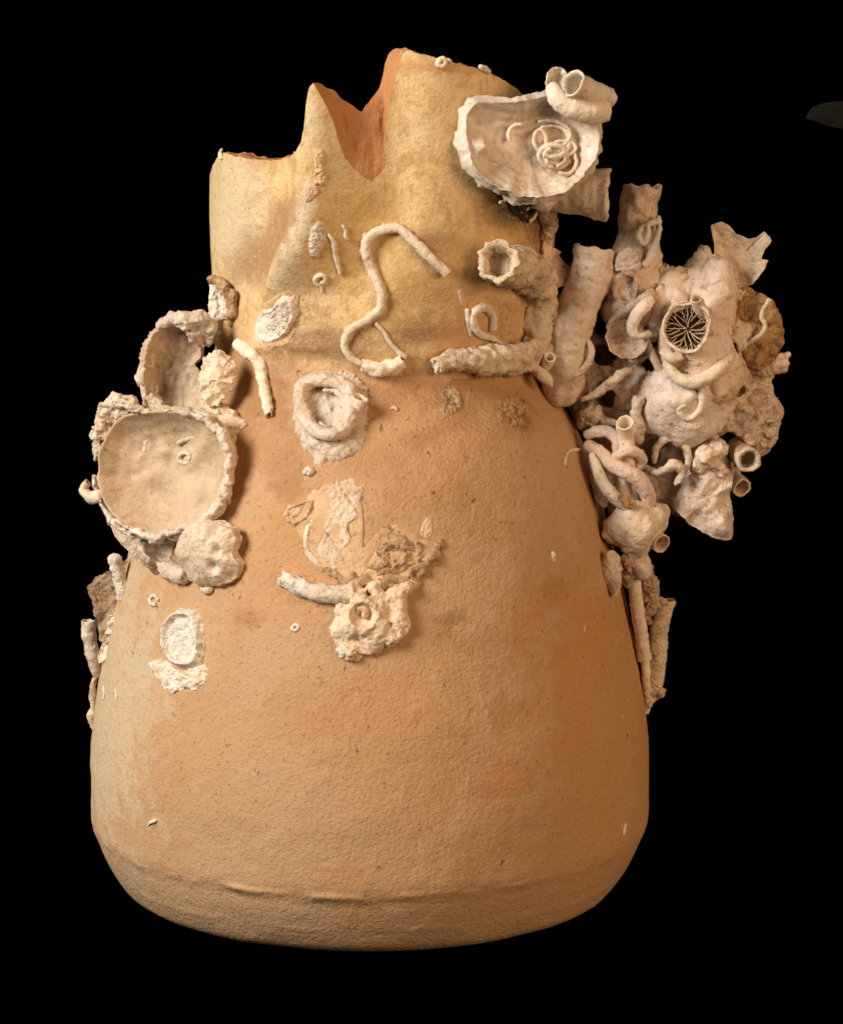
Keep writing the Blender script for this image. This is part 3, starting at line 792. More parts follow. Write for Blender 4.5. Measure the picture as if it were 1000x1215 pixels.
#ENCRUST
# ------------------------------------------------------------------ growths on the neck
def plateau(H, k=6): return lambda s, p, u, v: H * (1 - s ** k)
HOOK = tube('worm_tube', 'long white hook-shaped worm tube crossing the middle of the neck', 'worm tube',
     [(436, 434), (418, 424), (409, 409), (416, 392), (434, 381), (451, 367), (453, 346), (443, 322), (434, 300), (436, 283), (450, 274), (472, 271), (490, 285), (508, 304, None, 7), (526, 322, None, 11)],
     [3.4, 4, 4.3, 4.6, 5, 5.3, 5.5, 5.6, 5.8, 5.9, 5.9, 5.9, 5.7, 5.6, 5.6], TUBE, ring=0.02, ring_len=7, rough=0.07, wall=2, depth=12, seed=1, nseg=20)
tube('cement_base', None, None, [(436, 434), (418, 424), (409, 409), (416, 392), (434, 381), (451, 367), (453, 346), (443, 322), (434, 300), (436, 283), (450, 274), (472, 271), (490, 285)],
     [5, 6.5, 6, 7.5, 7, 7.5, 8, 7, 7.5, 8, 7.5, 7.5, 4], MEMBRANE, lift=-5.5, parent=HOOK, seed=11, nseg=18, rough=0.35, rough_size=7, end='closed')
tube('worm_tube', 'thin twig-like worm tube branching from the foot of the white hook tube', 'worm tube',
     [(446, 384), (455, 393), (461, 404), (470, 415), (480, 423)], [2.4, 2.2, 2.4, 2.8, 3.4], TUBE, seed=2, nseg=10, end='closed', rough=0.15)
tube('tube_fragment', 'short broken cream tube lying at the neck base below the hook tube', 'tube fragment',
     [(432, 434), (446, 437), (462, 435), (476, 428)], [7, 8.5, 9, 7], TUBE, seed=3, rough=0.22, start='open', rag=3, wall=2.5, depth=6)
patch('chalk_scar', 'bright white kidney-shaped chalk scar low on the left of the neck', 'chalk scar', (327, 383),
      [(300, 395), (304, 378), (315, 367), (327, 362), (331, 350), (340, 346), (351, 350), (355, 362), (352, 380), (344, 394), (336, 404), (320, 411), (306, 407)],
      lambda s, p, u, v: 4.5 * (1 - s ** 5) + 2.0 * np.exp(-((s - 0.8) / 0.1) ** 2), WHITE, rough=1.6, rough_size=8, seed=4)
patch('scar_rim', 'thin tan ring of crust under the white kidney-shaped scar', 'crust', (322, 388),
      [(290, 398), (298, 376), (312, 362), (326, 354), (334, 344), (346, 342), (357, 352), (359, 370), (352, 392), (340, 410), (318, 418), (300, 412)],
      lambda s, p, u, v: 1.9 * (1 - s ** 10), MEMBRANE, rough=0.5, seed=5)
growth('shell_fragment', 'white upright shell fragment on the left flank of the neck', 'shell fragment',
       [([(256, 338, None, 2), (260, 358, None, 4), (262, 380, None, 4), (263, 400, None, 3), (264, 416, None, 1)], [5, 8, 8, 7, 5]), ([(268, 352, None, 2), (270, 372, None, 2)], [6, 6])], [([(258, 384, None, 14)], [4])], WHITE, h=1.1, rough=((9, 2.6), (4, 0.9)), seed=6)
growth('shell_fragment', 'brown curled shell lip capping the white fragment on the left flank', 'shell fragment',
       [([(250, 330, None, 4), (262, 331, None, 8), (273, 338, None, 8), (279, 352, None, 6), (279, 372, None, 3), (275, 386, None, 1)], [3, 4.5, 5.5, 5.5, 5, 3])], [], BROWN, h=1.1, rough=((8, 2.0), (4, 0.7)), seed=61)
tube('worm_tube', 'crusty vertical worm tube hanging at the neck base beside the white scar', 'worm tube',
     [(286, 408), (296, 416), (307, 424), (313, 440), (316, 460), (319, 480), (321, 494)], [7, 8, 7, 6.5, 6.5, 6.5, 5], TUBE, seed=7, rough=0.2, rag=3, wall=2, depth=8, ring=0.03)
patch('pale_scar', 'narrow flaky white scar on the neck ridge left of the hook tube', 'scar', (376, 285),
      [(370, 268), (378, 262), (386, 265), (387, 280), (382, 296), (374, 309), (367, 305), (366, 288)], plateau(2.2, 4), WHITE, rough=1.3, seed=8, edge=0.1)
tube('worm_tube', 'tiny thin wavy worm tube between the flaky scar and the hook tube', 'worm tube',
     [(390, 279), (395, 287), (397, 300), (400, 312), (403, 324)], [2.2, 2.8, 2.6, 2.4, 1.6], TUBE, seed=9, nseg=10, rough=0.15)
tube('worm_tube', 'tiny squiggle of worm tube just left of the hook tube bend', 'worm tube',
     [(407, 268), (410, 274), (409, 280), (412, 284)], [1.8, 2.0, 2.0, 1.5], TUBE, seed=10, nseg=8, rough=0.2)
tube('spiral_worm_tube', 'tiny coiled worm tube with a tail on the neck above the white scar', 'worm tube',
     [(382, 345), (380, 339), (375, 336), (374, 330), (379, 326), (385, 329), (384, 335), (380, 335)], [1.2, 1.8, 2.3, 2.6, 2.8, 2.8, 2.6, 2.4], TUBE, seed=11, nseg=10, rough=0.1, step=1.2, wall=1, depth=3)
patch('chip_scar', 'rough pitted pale chip on the neck ridge below the left peak', 'scar', (378, 203),
      [(372, 178), (381, 176), (386, 186), (381, 196), (389, 205), (388, 218), (379, 224), (371, 216), (374, 200)], plateau(2.6, 4), MEMBRANE, rough=2.2, rough_size=9, seed=12, edge=0.14)
patch('chip_scar', 'small smeared pale scar just under the pitted chip on the neck ridge', 'scar', (369, 228),
      [(362, 222), (374, 219), (380, 226), (370, 238), (362, 242)], plateau(1.4, 4), MEMBRANE, rough=0.8, seed=13, edge=0.14)
tube('spiral_worm_tube', 'tiny ring-shaped coiled worm tube on the upper rim of the jar', 'worm tube',
     [(534, 73), (530, 71), (527, 76), (523, 79), (519, 76), (521, 71), (526, 70), (528, 74)], [1.6, 2.2, 2.6, 3, 3, 3, 3, 2.8], TUBE, seed=14, nseg=12, step=1.2, wall=1, depth=3)
tube('worm_tube', 'tiny white grain of worm tube on the sloping right rim', 'worm tube',
     [(569, 79), (574, 82), (579, 85)], [3, 3.8, 2.6], WHITE, seed=15, nseg=12, end='closed')
tube('rim_flake', 'tiny pale spur on the left corner of the rim', 'flake', [(264, 187), (263, 181), (265, 177)], [3, 2.5, 1.2], TUBE, seed=151, nseg=8, end='closed', rough=0.3)
# big bent tube on the right of the neck
tube('large_worm_tube', 'thick crusty U-shaped tube with a round mouth on the right of the neck', 'worm tube',
     [(517, 432), (535, 426), (560, 427), (590, 427), (612, 423), (624, 408), (627, 386), (631, 362), (629, 340), (619, 324), (602, 315, None, 12), (584, 312, None, 20), (569, 309, None, 36)],
     [9, 12, 15, 17, 18, 18, 17, 18, 21, 23, 22, 21, 21], CRUST, lift=9, ring=0.035, ring_len=5, rough=0.2, rough_size=9, wall=5, depth=18, seed=16, nseg=36, start='open', rag=2.5)
tube('worm_tube', 'curled tendril of worm tube draping over the left end of the thick tube', 'worm tube',
     [(513, 440), (516, 428), (522, 420), (528, 424), (530, 436)], [2, 3, 3.4, 3, 2], CRUST, lift=12, seed=162, nseg=10, end='closed')
tube('worm_tube', 'looped cream worm tube inside the curve of the thick U-shaped tube', 'worm tube',
     [(612, 418), (596, 409), (582, 401), (568, 396), (560, 386), (560, 373), (568, 365), (577, 366), (583, 377), (582, 390)],
     [1.6, 2.2, 3.4, 4.6, 5, 5, 5, 5, 5, 4.6], TUBE, seed=17, nseg=14, rough=0.12, ring=0.03)
tube('worm_tube', 'short straight worm tube scrap touching the left of the looped tube', 'worm tube',
     [(553, 368), (555, 382), (557, 398)], [2.6, 3, 2], TUBE, seed=18, nseg=10, end='closed', rough=0.2)
patch('pale_scar', 'faint short pale streak above the looped worm tube', 'scar', (547, 352), [(542, 344), (548, 343), (553, 360), (552, 366), (547, 362)], plateau(1.2, 4), MEMBRANE, rough=0.5, seed=19, ncol=60, nrow=14)
patch('crust_skin', 'thin pale calcareous skin spread between the arms of the thick tube', 'crust', (606, 372),
      [(585, 345), (605, 335), (622, 340), (622, 370), (618, 400), (600, 405), (590, 395), (592, 370)], plateau(2.2, 3), MEMBRANE, rough=1.6, rough_size=8, seed=20, edge=0.15, fine=0.12)

# oyster on the upper right of the neck
OY = ((636, 178), -180, (0.20, -0.95, 0.14)); OP = plane(*OY)
shell('oyster_shell', 'cupped cream oyster shell on the upper right of the neck holding coiled tubes', 'oyster shell', *OY,
      [(551, 132), (560, 117), (590, 117), (618, 116), (645, 110), (668, 106), (692, 114), (711, 132), (716, 160), (710, 188), (696, 212), (674, 230), (645, 240), (615, 237), (588, 226), (566, 214), (552, 196), (548, 162)],
      26, NACRE, thick=18, p=3.4, lumps=3.0, lump_size=30, rim_wave=7, edge=0.025, lam=5, flare=0.03, terrace=0.8, shrink=0.93, soft=1, ncol=200, seed=21, back=0.6, steps=1.0, bumps=((-58, 4, 9, 16), (-66, -14, 9, 8), (-30, -34, 16, 8), (30, -2, 30, -8)))
shell('oyster_shell', 'frilled shell layer showing under the lower left edge of the upper oyster', 'oyster shell', (600, 212), -160, (0.35, -0.9, -0.3),
      [(553, 182), (562, 180), (600, 196), (645, 222), (640, 240), (615, 236), (590, 225), (565, 212), (556, 200)], 3, SHELL, thick=12, lumps=3, lump_size=12, rim_wave=4, lam=4, edge=0.05, seed=22)
def coil(c, P, h, rx, ry, turns, r, seed, tilt=0.0, start=0.0, mat=TUBE, label='', taper=0.5, n=26):
    pts = []
    for i in range(n):
        t = i / (n - 1); a = start + turns * 2 * math.pi * t; k = 1 - taper * t
        pts.append((c[0] + rx * k * math.cos(a), c[1] + ry * k * math.sin(a), P, h + 3 * t + tilt * math.sin(a)))
    return tube('coiled_worm_tube', label, 'worm tube', pts, [r * 0.8, r, r, r * 0.9], mat, seed=seed, nseg=12, rough=0.1, wall=1.2, depth=5)
coil((657, 184), OP, -16, 20, 15, 1.6, 3.4, 23, tilt=-4, start=0.5, label='thickest coil of worm tube inside the upper right oyster')
coil((655, 168), OP, -17, 22, 20, 0.75, 2.6, 24, tilt=5, start=3.6, label='large thin arc of worm tube around the coil in the upper oyster', taper=0.1)
coil((641, 166), OP, -17, 8, 13, 0.95, 2.2, 25, start=1.2, label='narrow upright loop of worm tube left of the coil in the upper oyster', taper=0.15)
coil((616, 160), OP, -19, 13, 13, 0.35, 2.3, 26, start=2.6, label='short crescent of worm tube on the left floor of the upper oyster', taper=0.05)
coil((668, 176), OP, -15, 16, 9, 0.8, 2.0, 27, start=4.0, label='thin wisp of worm tube right of the coil in the upper oyster', taper=0.2)
coil((650, 160), OP, -17, 26, 17, 0.45, 2.4, 271, start=4.3, label='thin arching worm tube over the upper wall of the upper oyster', taper=0.0)
coil((660, 190), OP, -14, 12, 9, 0.9, 2.8, 272, start=2.0, label='small inner ring of worm tube at the centre of the oyster coil', taper=0.3)
coil((670, 192), OP, -14, 14, 16, 0.5, 2.2, 273, start=5.2, label='thin bent worm tube at the lower right of the oyster coil', taper=0.1)
tube('ringed_tube', 'thick ringed white tube curving along the top of the upper oyster', 'worm tube',
     [(655, 104, OP, 4), (661, 116, OP, 8), (676, 127, OP, 10), (697, 133, OP, 8), (716, 132, OP, -2)], [8, 11, 12, 13, 13], TUBE, ring=0.06, ring_len=6, rough=0.04, seed=28, nseg=26, wall=3, end='open', start='closed', rag=2, depth=10)
tube('ringed_tube', 'wide open-mouthed ringed tube resting above the curved tube on the oyster', 'worm tube',
     [(722, 117, OP, -4), (705, 111, OP, 4), (692, 106, OP, 12), (680, 99, OP, 22)], [12, 13, 14, 15], TUBE, ring=0.05, ring_len=6, rough=0.05, seed=29, nseg=26, wall=2.6, end='open', start='open', rag=3, depth=20)
shell('cup_shell', 'small smooth white cup shell crowning the top of the upper oyster', 'shell', (662, 92), -172, (0.25, -0.9, 0.2),
      [(648, 97), (650, 86), (657, 79), (667, 80), (673, 88), (674, 98), (664, 106), (652, 106)], 10, WHITE, thick=3.5, p=2.2, lumps=1, lump_size=10, rim_wave=2, lam=2, seed=30, ncol=80, nin=20)
tube('tube_coral', 'flaring cream cup tube jutting right below the upper oyster', 'tube coral',
     [(618, 224, -90), (650, 228, -100), (685, 230, -106), (718, 231, -110)], [14, 19, 24, 29], SHELL, rough=0.05, seed=31, nseg=40, wall=3.5, depth=26, rag=3.5, ring=0.012, ring_len=12)
growth('crust_lump', 'rough brown crust filling behind and beneath the upper oyster', 'crust',
       [([(600, 215, None, 2), (625, 225, None, 6), (645, 228, -110), (655, 200, -100), (650, 160, -95)], [8, 12, 20, 26, 26]), ([(645, 232, -95), (650, 260, -70), (648, 290, -50)], [16, 9, 7])], [], CORAL, rough=((12, 3), (5, 1.0)), seed=37)
# dark growth under the oyster
growth('dark_growth', 'black fuzzy growth on the neck under the upper oyster', 'growth',
       [([(588, 228, None, 0), (600, 232, None, 1), (614, 238, None, 2), (628, 244, None, 1), (640, 252, None, 0)], [4, 7, 10, 8, 5]), ([(608, 246, None, 0), (620, 258, None, 0)], [7, 5]), ([(606, 228, None, 2), (624, 232, None, 3)], [8, 8])],
       [], DARK, h=1.2, rough=((5, 5), (3, 1.5)), seed=32)
for i, (lab, pts) in enumerate([
    ('small hooked pale thread on the left of the black growth', [(588, 222), (592, 230), (594, 238), (588, 240)]),
    ('pale looped thread in the middle of the black growth', [(605, 236), (610, 244), (617, 245), (620, 238), (614, 234)]),
    ('short straight tan thread on the black growth', [(612, 252), (619, 247), (626, 243)]),
    ('pale thread hanging at the right of the black growth', [(628, 236), (631, 246), (628, 256), (622, 262)])]):
    tube('thread_tube', lab, 'worm tube', pts, 1.9, TUBE if i != 2 else CRUST, lift=7, seed=40 + i, nseg=8, rough=0.15, end='closed')
# fragments linking neck and cluster
shell('shell_fragment', 'thin pale shell piece running down the right edge of the neck', 'shell fragment', (655, 305), -62, (0.45, -0.85, 0.1),
      [(652, 250), (659, 250), (653, 275), (652, 288), (662, 296), (672, 312), (690, 326), (696, 344), (684, 342), (668, 338), (655, 342), (645, 345), (640, 320), (646, 285)],
      5, CORAL, thick=7, lumps=4, lump_size=18, rim_wave=5, seed=33, edge=0.04)
shell('shell_fragment', 'pale jagged upright shell piece between the thick tube and the pink column', 'shell fragment', (648, 392), -85, (0.5, -0.85, 0.05),
      [(640, 348), (647, 352), (654, 342), (658, 360), (660, 385), (657, 410), (650, 430), (640, 438), (634, 410), (637, 375)],
      4, CORAL, thick=8, lumps=3, lump_size=12, rim_wave=4, seed=34, edge=0.05)
tube('worm_tube', 'small round-mouthed worm tube at the foot of the pink column', 'worm tube', [(640, 440, -80), (648, 432, -90), (652, 424, -100)], [6, 7, 7], TUBE, seed=35, nseg=16, wall=1.8)
tube('worm_tube', 'pale tube running down the shoulder from the thick tube corner', 'worm tube', [(630, 428, -95), (638, 440, -98), (648, 450, -96), (652, 456, -90)], [5, 6, 6, 4], TUBE, seed=36, nseg=14, rough=0.2)

# ------------------------------------------------------------------ growths on the front of the body
RS = group_thing('ring_shell', 'grey-cream ring-shaped shell scar on the shoulder below the hook tube', 'shell scar', on(390, 490))
patch('base', None, None, (392, 492),
      [(352, 478), (362, 460), (378, 450), (398, 440), (412, 436), (425, 446), (436, 458), (439, 476), (435, 500), (433, 520), (428, 538), (410, 545), (392, 548), (378, 553), (370, 540), (356, 530), (350, 510), (347, 492)],
      lambda s, p, u, v: 9 * (1 - s ** 6) * (1 - 0.95 * np.exp(-((u + 5) / 19) ** 4 - ((v - 2) / 24) ** 4)), SHELL, rough=1.8, rough_size=12, seed=50, ncol=180, nrow=50, edge=0.06, parent=RS)
def ring_px(cx, cy, rx, ry, lift, n=18, a0=0.0, a1=2 * math.pi, tilt=0.25):
    out = []
    for i in range(n):
        a = a0 + (a1 - a0) * i / (n - 1)
        x, y = rx * math.cos(a), ry * math.sin(a)
        out.append((cx + x + tilt * 0.3 * y, cy + y, None, lift))
    return out
tube('rim', None, None, ring_px(390, 486, 29, 36, 14), [8, 8.5, 8, 7.5, 8, 8.5, 8], SHELL, parent=RS, seed=501, nseg=32, rough=0.22, rough_size=11, end='closed')
tube('inner_rim', None, None, ring_px(395, 492, 18, 25, 11, a0=-1.9, a1=2.4), [2.5, 4.5, 4.5, 3], SHELL, parent=RS, seed=502, nseg=18, rough=0.15, end='closed')
tube('side_pocket', None, None, [(420, 496, None, 6), (425, 490, None, 14), (428, 486, None, 22)], [10, 10, 9], SHELL, parent=RS, seed=503, nseg=20, wall=2, depth=9, rough=0.15)
tube('tiny_snail_tube', 'tiny white blob below the ring-shaped shell scar', 'worm tube', [(362, 562), (366, 557), (370, 560), (367, 564)], [2.6, 3.6, 3.6, 2.4], WHITE, seed=51, nseg=12, end='closed')
patch('crust_skin', 'thin brownish crescent skin under the flaky scar and the brown wing', 'crust', (425, 668),
      [(340, 612), (366, 592), (386, 576), (410, 568), (434, 585), (420, 612), (424, 645), (438, 652), (452, 624), (470, 621), (500, 643), (525, 640), (516, 664), (494, 686), (460, 694), (410, 690), (380, 674), (362, 642), (346, 626)],
      lambda s, p, u, v: 1.3 * (1 - s ** 10), MEMBRANE, rough=0.7, rough_size=9, seed=520, edge=0.05, fine=0.05, ncol=180, nrow=40, soft=8)
patch('flaked_shell', 'pale flaky shell scar in the upper middle of the body', 'shell scar', (402, 615),
      [(388, 580), (398, 570), (412, 568), (424, 576), (434, 585), (424, 602), (428, 612), (414, 622), (410, 640), (422, 644), (424, 655), (408, 656), (412, 672), (396, 675), (384, 665), (376, 648), (386, 636), (384, 618), (394, 606)],
      lambda s, p, u, v: 2.6 * (1 - s ** 10) + 0.8 * np.sign(np.sin(u * 0.13 + v * 0.1)), PALE, rough=1.5, rough_size=11, seed=52, edge=0.08, fine=0.1, ncol=160, nrow=44, soft=0)
patch('flaked_shell', 'thin curled pale flake left of the flaky scar on the body', 'shell scar', (356, 607),
      [(336, 612), (342, 600), (354, 598), (366, 592), (376, 592), (372, 606), (366, 618), (350, 626), (340, 622)],
      lambda s, p, u, v: 1.5 * (1 - s ** 8) + 2.5 * np.exp(-((s - 0.75) / 0.12) ** 2), MEMBRANE, rough=1.5, seed=53, edge=0.12)
tube('shell_scar', 'thin curved brown shell rim below the pale flake', 'shell scar', [(370, 618), (364, 634), (364, 650), (372, 664), (380, 672)], [3, 4, 4.2, 4, 3], CRUST, lift=-1.6, seed=54, nseg=10, rough=0.3, end='closed')
tube('shell_scar', 'long brown shell rim sweeping under the flaky scar to the right', 'shell scar', [(378, 672), (398, 682), (424, 690), (452, 692), (478, 688), (500, 674), (516, 656), (523, 642)],
     [4, 6, 8, 9, 10, 9, 8, 5], BROWN, lift=-3.5, seed=55, nseg=24, rough=0.4, rough_size=8, end='closed')
patch('brown_shell_wing', 'brown stained wing-shaped shell remnant right of the flaky scar', 'shell scar', (470, 662),
      [(432, 672), (444, 656), (450, 640), (452, 626), (466, 622), (484, 636), (500, 645), (512, 648), (500, 668), (480, 682), (450, 684)],
      lambda s, p, u, v: 4 * (1 - s ** 5) - 1.2 * np.sin(v * 0.3), BROWN, rough=2.6, rough_size=10, seed=56, edge=0.09, fine=0.1)
patch('white_flake', 'pale triangular flake on the left of the brown wing', 'shell scar', (446, 662),
      [(434, 674), (442, 660), (446, 652), (452, 664), (458, 662), (462, 672), (448, 678)], plateau(6.5, 6), MEMBRANE, rough=0.8, seed=57, edge=0.05, soft=0, ncol=70, nrow=16)
patch('white_flake', 'faint whitish smear above the right end of the brown wing', 'shell scar', (506, 626),
      [(498, 632), (502, 618), (508, 612), (514, 620), (512, 636), (504, 642)], plateau(1.2, 3), MEMBRANE, rough=0.8, seed=58, edge=0.15, ncol=70, nrow=16)
tube('large_worm_tube', 'chalky tube lying sideways on the body beside the small barnacle', 'worm tube',
     [(412, 706), (392, 706), (370, 702), (352, 694), (338, 686)], [10, 10, 10, 9.5, 9], WHITE, lift=4, seed=59, rough=0.2, rough_size=9, wall=3, depth=10, rag=3, nseg=22)
L_ = lambda *a: [(x, y, None, l) for x, y, l in a]
growth('barnacle', 'knobbly cream barnacle with a sunken cup low in the middle of the body', 'barnacle',
       [(L_((412, 745, 0), (430, 735, 2), (445, 745, 1)), [14, 24, 18]), (L_((420, 700, 3), (428, 718, 5)), [9, 14]), (L_((446, 698, 4), (452, 716, 7), (452, 740, 4)), [8, 8, 9]),
        (L_((466, 706, 3), (480, 700, 2), (494, 692, 0)), [10, 8, 5]), (L_((472, 722, 2), (474, 740, 2), (462, 755, 1)), [11, 11, 12]), (L_((408, 715, 0), (405, 750, 0), (416, 772, 0), (430, 770, 0)), [8, 9, 10, 9]), (L_((440, 762, 0),), [14])],
       [(L_((431, 729, 32), (431, 731, 24)), [14, 15]), (L_((461, 712, 20), (463, 728, 18)), [8, 9]), (L_((424, 700, 14),), [4])], PALE, h=1.1, rough=((11, 3.0), (4, 0.9)), seed=60, k=5)
tube('worm_tube', 'small whitish knob coiled inside the cup of the knobbly barnacle', 'worm tube', L_((424, 727, 10), (428, 721, 12), (434, 724, 13), (433, 731, 13)), [3.5, 4.5, 4.5, 3.5], PALE, seed=600, nseg=14, end='closed')
growth('chalk_heap', 'white crumbly heap at the lower left foot of the knobbly barnacle', 'crust', [(L_((405, 762, 0), (412, 773, 2), (424, 778, 0)), [6, 8, 6])], [], WHITE, h=1.0, rough=((5, 2.5), (3, 1)), seed=62)
# oval white scar on the lower left
def oval_fn(s, p, u, v):
    return 3.5 * (1 - s ** 8) + 8 * np.exp(-((s - 0.82) / 0.10) ** 2) + 1.5 * np.exp(-((s - 0.5) / .1) ** 2)
patch('barnacle_scar', 'white oval barnacle scar with raised rim on the lower left of the body', 'barnacle', (220, 757),
      [(196, 745), (203, 730), (216, 721), (232, 723), (240, 735), (244, 755), (244, 775), (238, 790), (226, 796), (210, 792), (200, 780), (195, 762)],
      oval_fn, WHITE, rough=1.8, rough_size=8, seed=63, edge=0.04, ncol=140, nrow=50)
patch('chalk_crust', 'white crumbly crust spreading below the oval barnacle scar', 'crust', (217, 800),
      [(173, 785), (184, 786), (196, 780), (210, 796), (228, 797), (240, 786), (250, 792), (246, 806), (234, 820), (222, 816), (204, 824), (196, 816), (188, 804), (182, 794)],
      plateau(4.5, 5), WHITE, rough=2.6, rough_size=6, seed=64, edge=0.1, fine=0.1)
tube('spiral_worm_tube', 'tiny coiled worm tube above left of the oval barnacle scar', 'worm tube', [(189, 712), (185, 707), (180, 710), (181, 717), (187, 717)], 2.4, WHITE, seed=65, nseg=10, step=1.2)
tube('worm_tube', 'tiny white bead under the smooth shell lobe on the left', 'worm tube', [(243, 697), (247, 700), (251, 698)], [4, 6, 5], WHITE, seed=66, nseg=14, end='closed')
tube('worm_tube', 'tiny straight white sliver at the lower left flank of the body', 'worm tube', [(124, 815), (125, 822), (124, 830)], 1.6, WHITE, seed=67, nseg=8, end='closed')
tube('worm_tube', 'tiny white sliver to the right of the first sliver on the left flank', 'worm tube', [(138, 818), (139, 824), (139, 830)], 1.4, WHITE, seed=68, nseg=8, end='closed')
tube('white_chip', 'small white chip near the bottom left of the body', 'chip', [(177, 978), (182, 975), (186, 973)], [1.6, 2.6, 1.4], WHITE, seed=69, nseg=8, end='closed', rough=0.3)
tube('white_chip', 'small white chip near the bottom right edge of the body', 'chip', [(738, 990), (739, 984), (740, 977)], [1.8, 2.6, 1.8], WHITE, seed=70, nseg=8, end='closed', rough=0.3)
tube('white_chip', 'small oval white chip on the right side of the body under the lump', 'chip', [(655, 656), (656, 660), (657, 665)], [2.6, 3.4, 2.4], WHITE, lift=0.3, seed=71, nseg=10, end='closed')
tube('white_chip', 'tiny pale ring chip left of the knobbly barnacle', 'chip', [(347, 745), (351, 741), (354, 745), (350, 748), (346, 746)], 1.8, WHITE, lift=0.3, seed=72, nseg=8, end='closed', step=1)
tube('white_chip', 'tiny pale speck right of the ring-shaped shell scar', 'chip', [(464, 485), (468, 484), (471, 487)], [2, 3, 1.6], MEMBRANE, lift=0.2, seed=73, nseg=8, end='closed')
patch('brown_stain', 'small dark brown crust patch right of center on the shoulder', 'crust', (532, 480), [(522, 468), (530, 456), (540, 460), (548, 470), (546, 484), (536, 494), (524, 498), (518, 490), (524, 480)], plateau(1.8, 4), BROWN, rough=1.5, seed=74, edge=0.2, fine=0.2)
patch('brown_stain', 'mottled brown flake patch on the right of the shoulder', 'crust', (612, 489), [(594, 478), (606, 468), (620, 476), (630, 490), (628, 506), (614, 508), (602, 502), (592, 494)], plateau(1.5, 4), BROWN, rough=1.6, rough_size=5, seed=75, edge=0.2, fine=0.2)

# ------------------------------------------------------------------ oysters on the left shoulder
LO = ((194, 560), -196, (-0.36, -0.92, 0.12)); LP = plane(*LO)
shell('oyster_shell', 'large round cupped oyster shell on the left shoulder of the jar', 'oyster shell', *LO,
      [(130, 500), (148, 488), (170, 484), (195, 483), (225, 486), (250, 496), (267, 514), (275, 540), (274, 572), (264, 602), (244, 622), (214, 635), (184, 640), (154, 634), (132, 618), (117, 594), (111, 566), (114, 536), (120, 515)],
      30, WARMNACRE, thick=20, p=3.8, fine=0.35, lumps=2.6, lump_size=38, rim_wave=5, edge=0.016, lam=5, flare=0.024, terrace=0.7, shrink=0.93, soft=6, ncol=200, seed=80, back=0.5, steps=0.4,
      bumps=((30, -30, 20, 12), (22, 14, 12, 7), (-28, -8, 10, 5), (-14, 20, 8, 4), (40, 30, 15, 6)))
LRIM = [(130, 500), (148, 488), (170, 484), (195, 483), (225, 486), (250, 496), (267, 514), (275, 540), (274, 572), (264, 602), (244, 622), (214, 635), (184, 640), (154, 634), (132, 618), (117, 594), (111, 566), (114, 536), (120, 515)]
def rim_px(poly, c, k, P, h, i0, i1): return [(c[0] + (x - c[0]) * k, c[1] + (y - c[1]) * k, P, h) for x, y in (poly + poly)[i0:i1]]
growth('shell_frill', 'rough layered lip along the right and bottom edge of the large left oyster', 'shell',
       [(rim_px(LRIM, (194, 560), 0.95, LP, 0, 3, 15), [2, 3, 3.5, 5, 4, 5, 5.5, 4, 5, 4, 3, 2]), (rim_px(LRIM, (194, 560), 0.985, LP, -7, 4, 17), [3, 4, 4, 5, 5, 5, 5, 5, 6, 5, 4, 4, 3])], [], SHELL, h=1.2, k=3, rough=((11, 3.2), (4, 1.0)), seed=801)
tube('worm_tube', 'short bent worm tube on the upper floor of the large left oyster', 'worm tube', [(172, 534, LP, -28), (174, 524, LP, -27), (180, 516, LP, -26), (182, 508, LP, -27)], 3.4, SHELL, seed=81, nseg=10, rough=0.15, end='closed')
tube('worm_tube', 'faint curved ridge tube on the left floor of the large left oyster', 'worm tube', [(147, 553, LP, -29), (153, 550, LP, -26), (158, 562, LP, -27), (160, 578, LP, -27)], 3.0, SHELL, seed=82, nseg=10, rough=0.15, end='closed')
coil((220, 543), LP, -28, 8, 7, 1.0, 3.0, 83, start=0.3, mat=SHELL, label='small ring worm tube on the right floor of the large left oyster', taper=0.2, n=14)
tube('worm_tube', 'thin worm tube along the upper right floor of the large left oyster', 'worm tube', [(212, 526, LP, -26), (222, 521, LP, -28), (232, 518, LP, -26), (240, 515, LP, -22)], 2.8, SHELL, seed=84, nseg=10, rough=0.15, end='closed')
tube('curled_tube', 'small curled knob on the far left edge of the large left oyster', 'worm tube', [(118, 588, LP, -8), (107, 590, LP, -10), (99, 581, LP, -10), (104, 573, LP, -8)], [9, 7, 5, 4], SHELL, seed=85, nseg=16, rough=0.2, wall=2, depth=5)
growth('oyster_frill', 'rough tan frilled crust along the upper left edge of the large left oyster', 'crust',
       [([(114, 545, LP, -4), (117, 515, LP, -2), (124, 488, LP, 0), (138, 475, LP, 0), (154, 478, LP, 0), (172, 489, LP, -1)], [4, 6, 7, 7, 7, 4]), ([(128, 500, LP, -8), (142, 492, LP, -8), (158, 494, LP, -10)], [8, 8, 6]), ([(126, 520, LP, -10), (136, 508, LP, -10)], [6, 6])], [], CRUST, h=1.2, rough=((7, 3.0), (4, 1.2)), seed=86)
shell('oyster_shell', 'older oyster valve showing below the large round left oyster', 'oyster shell', (205, 640), -150, (-0.30, -0.9, -0.25),
      [(120, 600), (140, 590), (200, 610), (262, 600), (274, 610), (262, 640), (240, 665), (226, 688), (206, 692), (186, 684), (166, 665), (146, 645), (130, 622)],
      10, SHELL, thick=18, p=2.5, lumps=4, lump_size=18, rim_wave=6, lam=5, flare=0.03, seed=87, back=1.0)
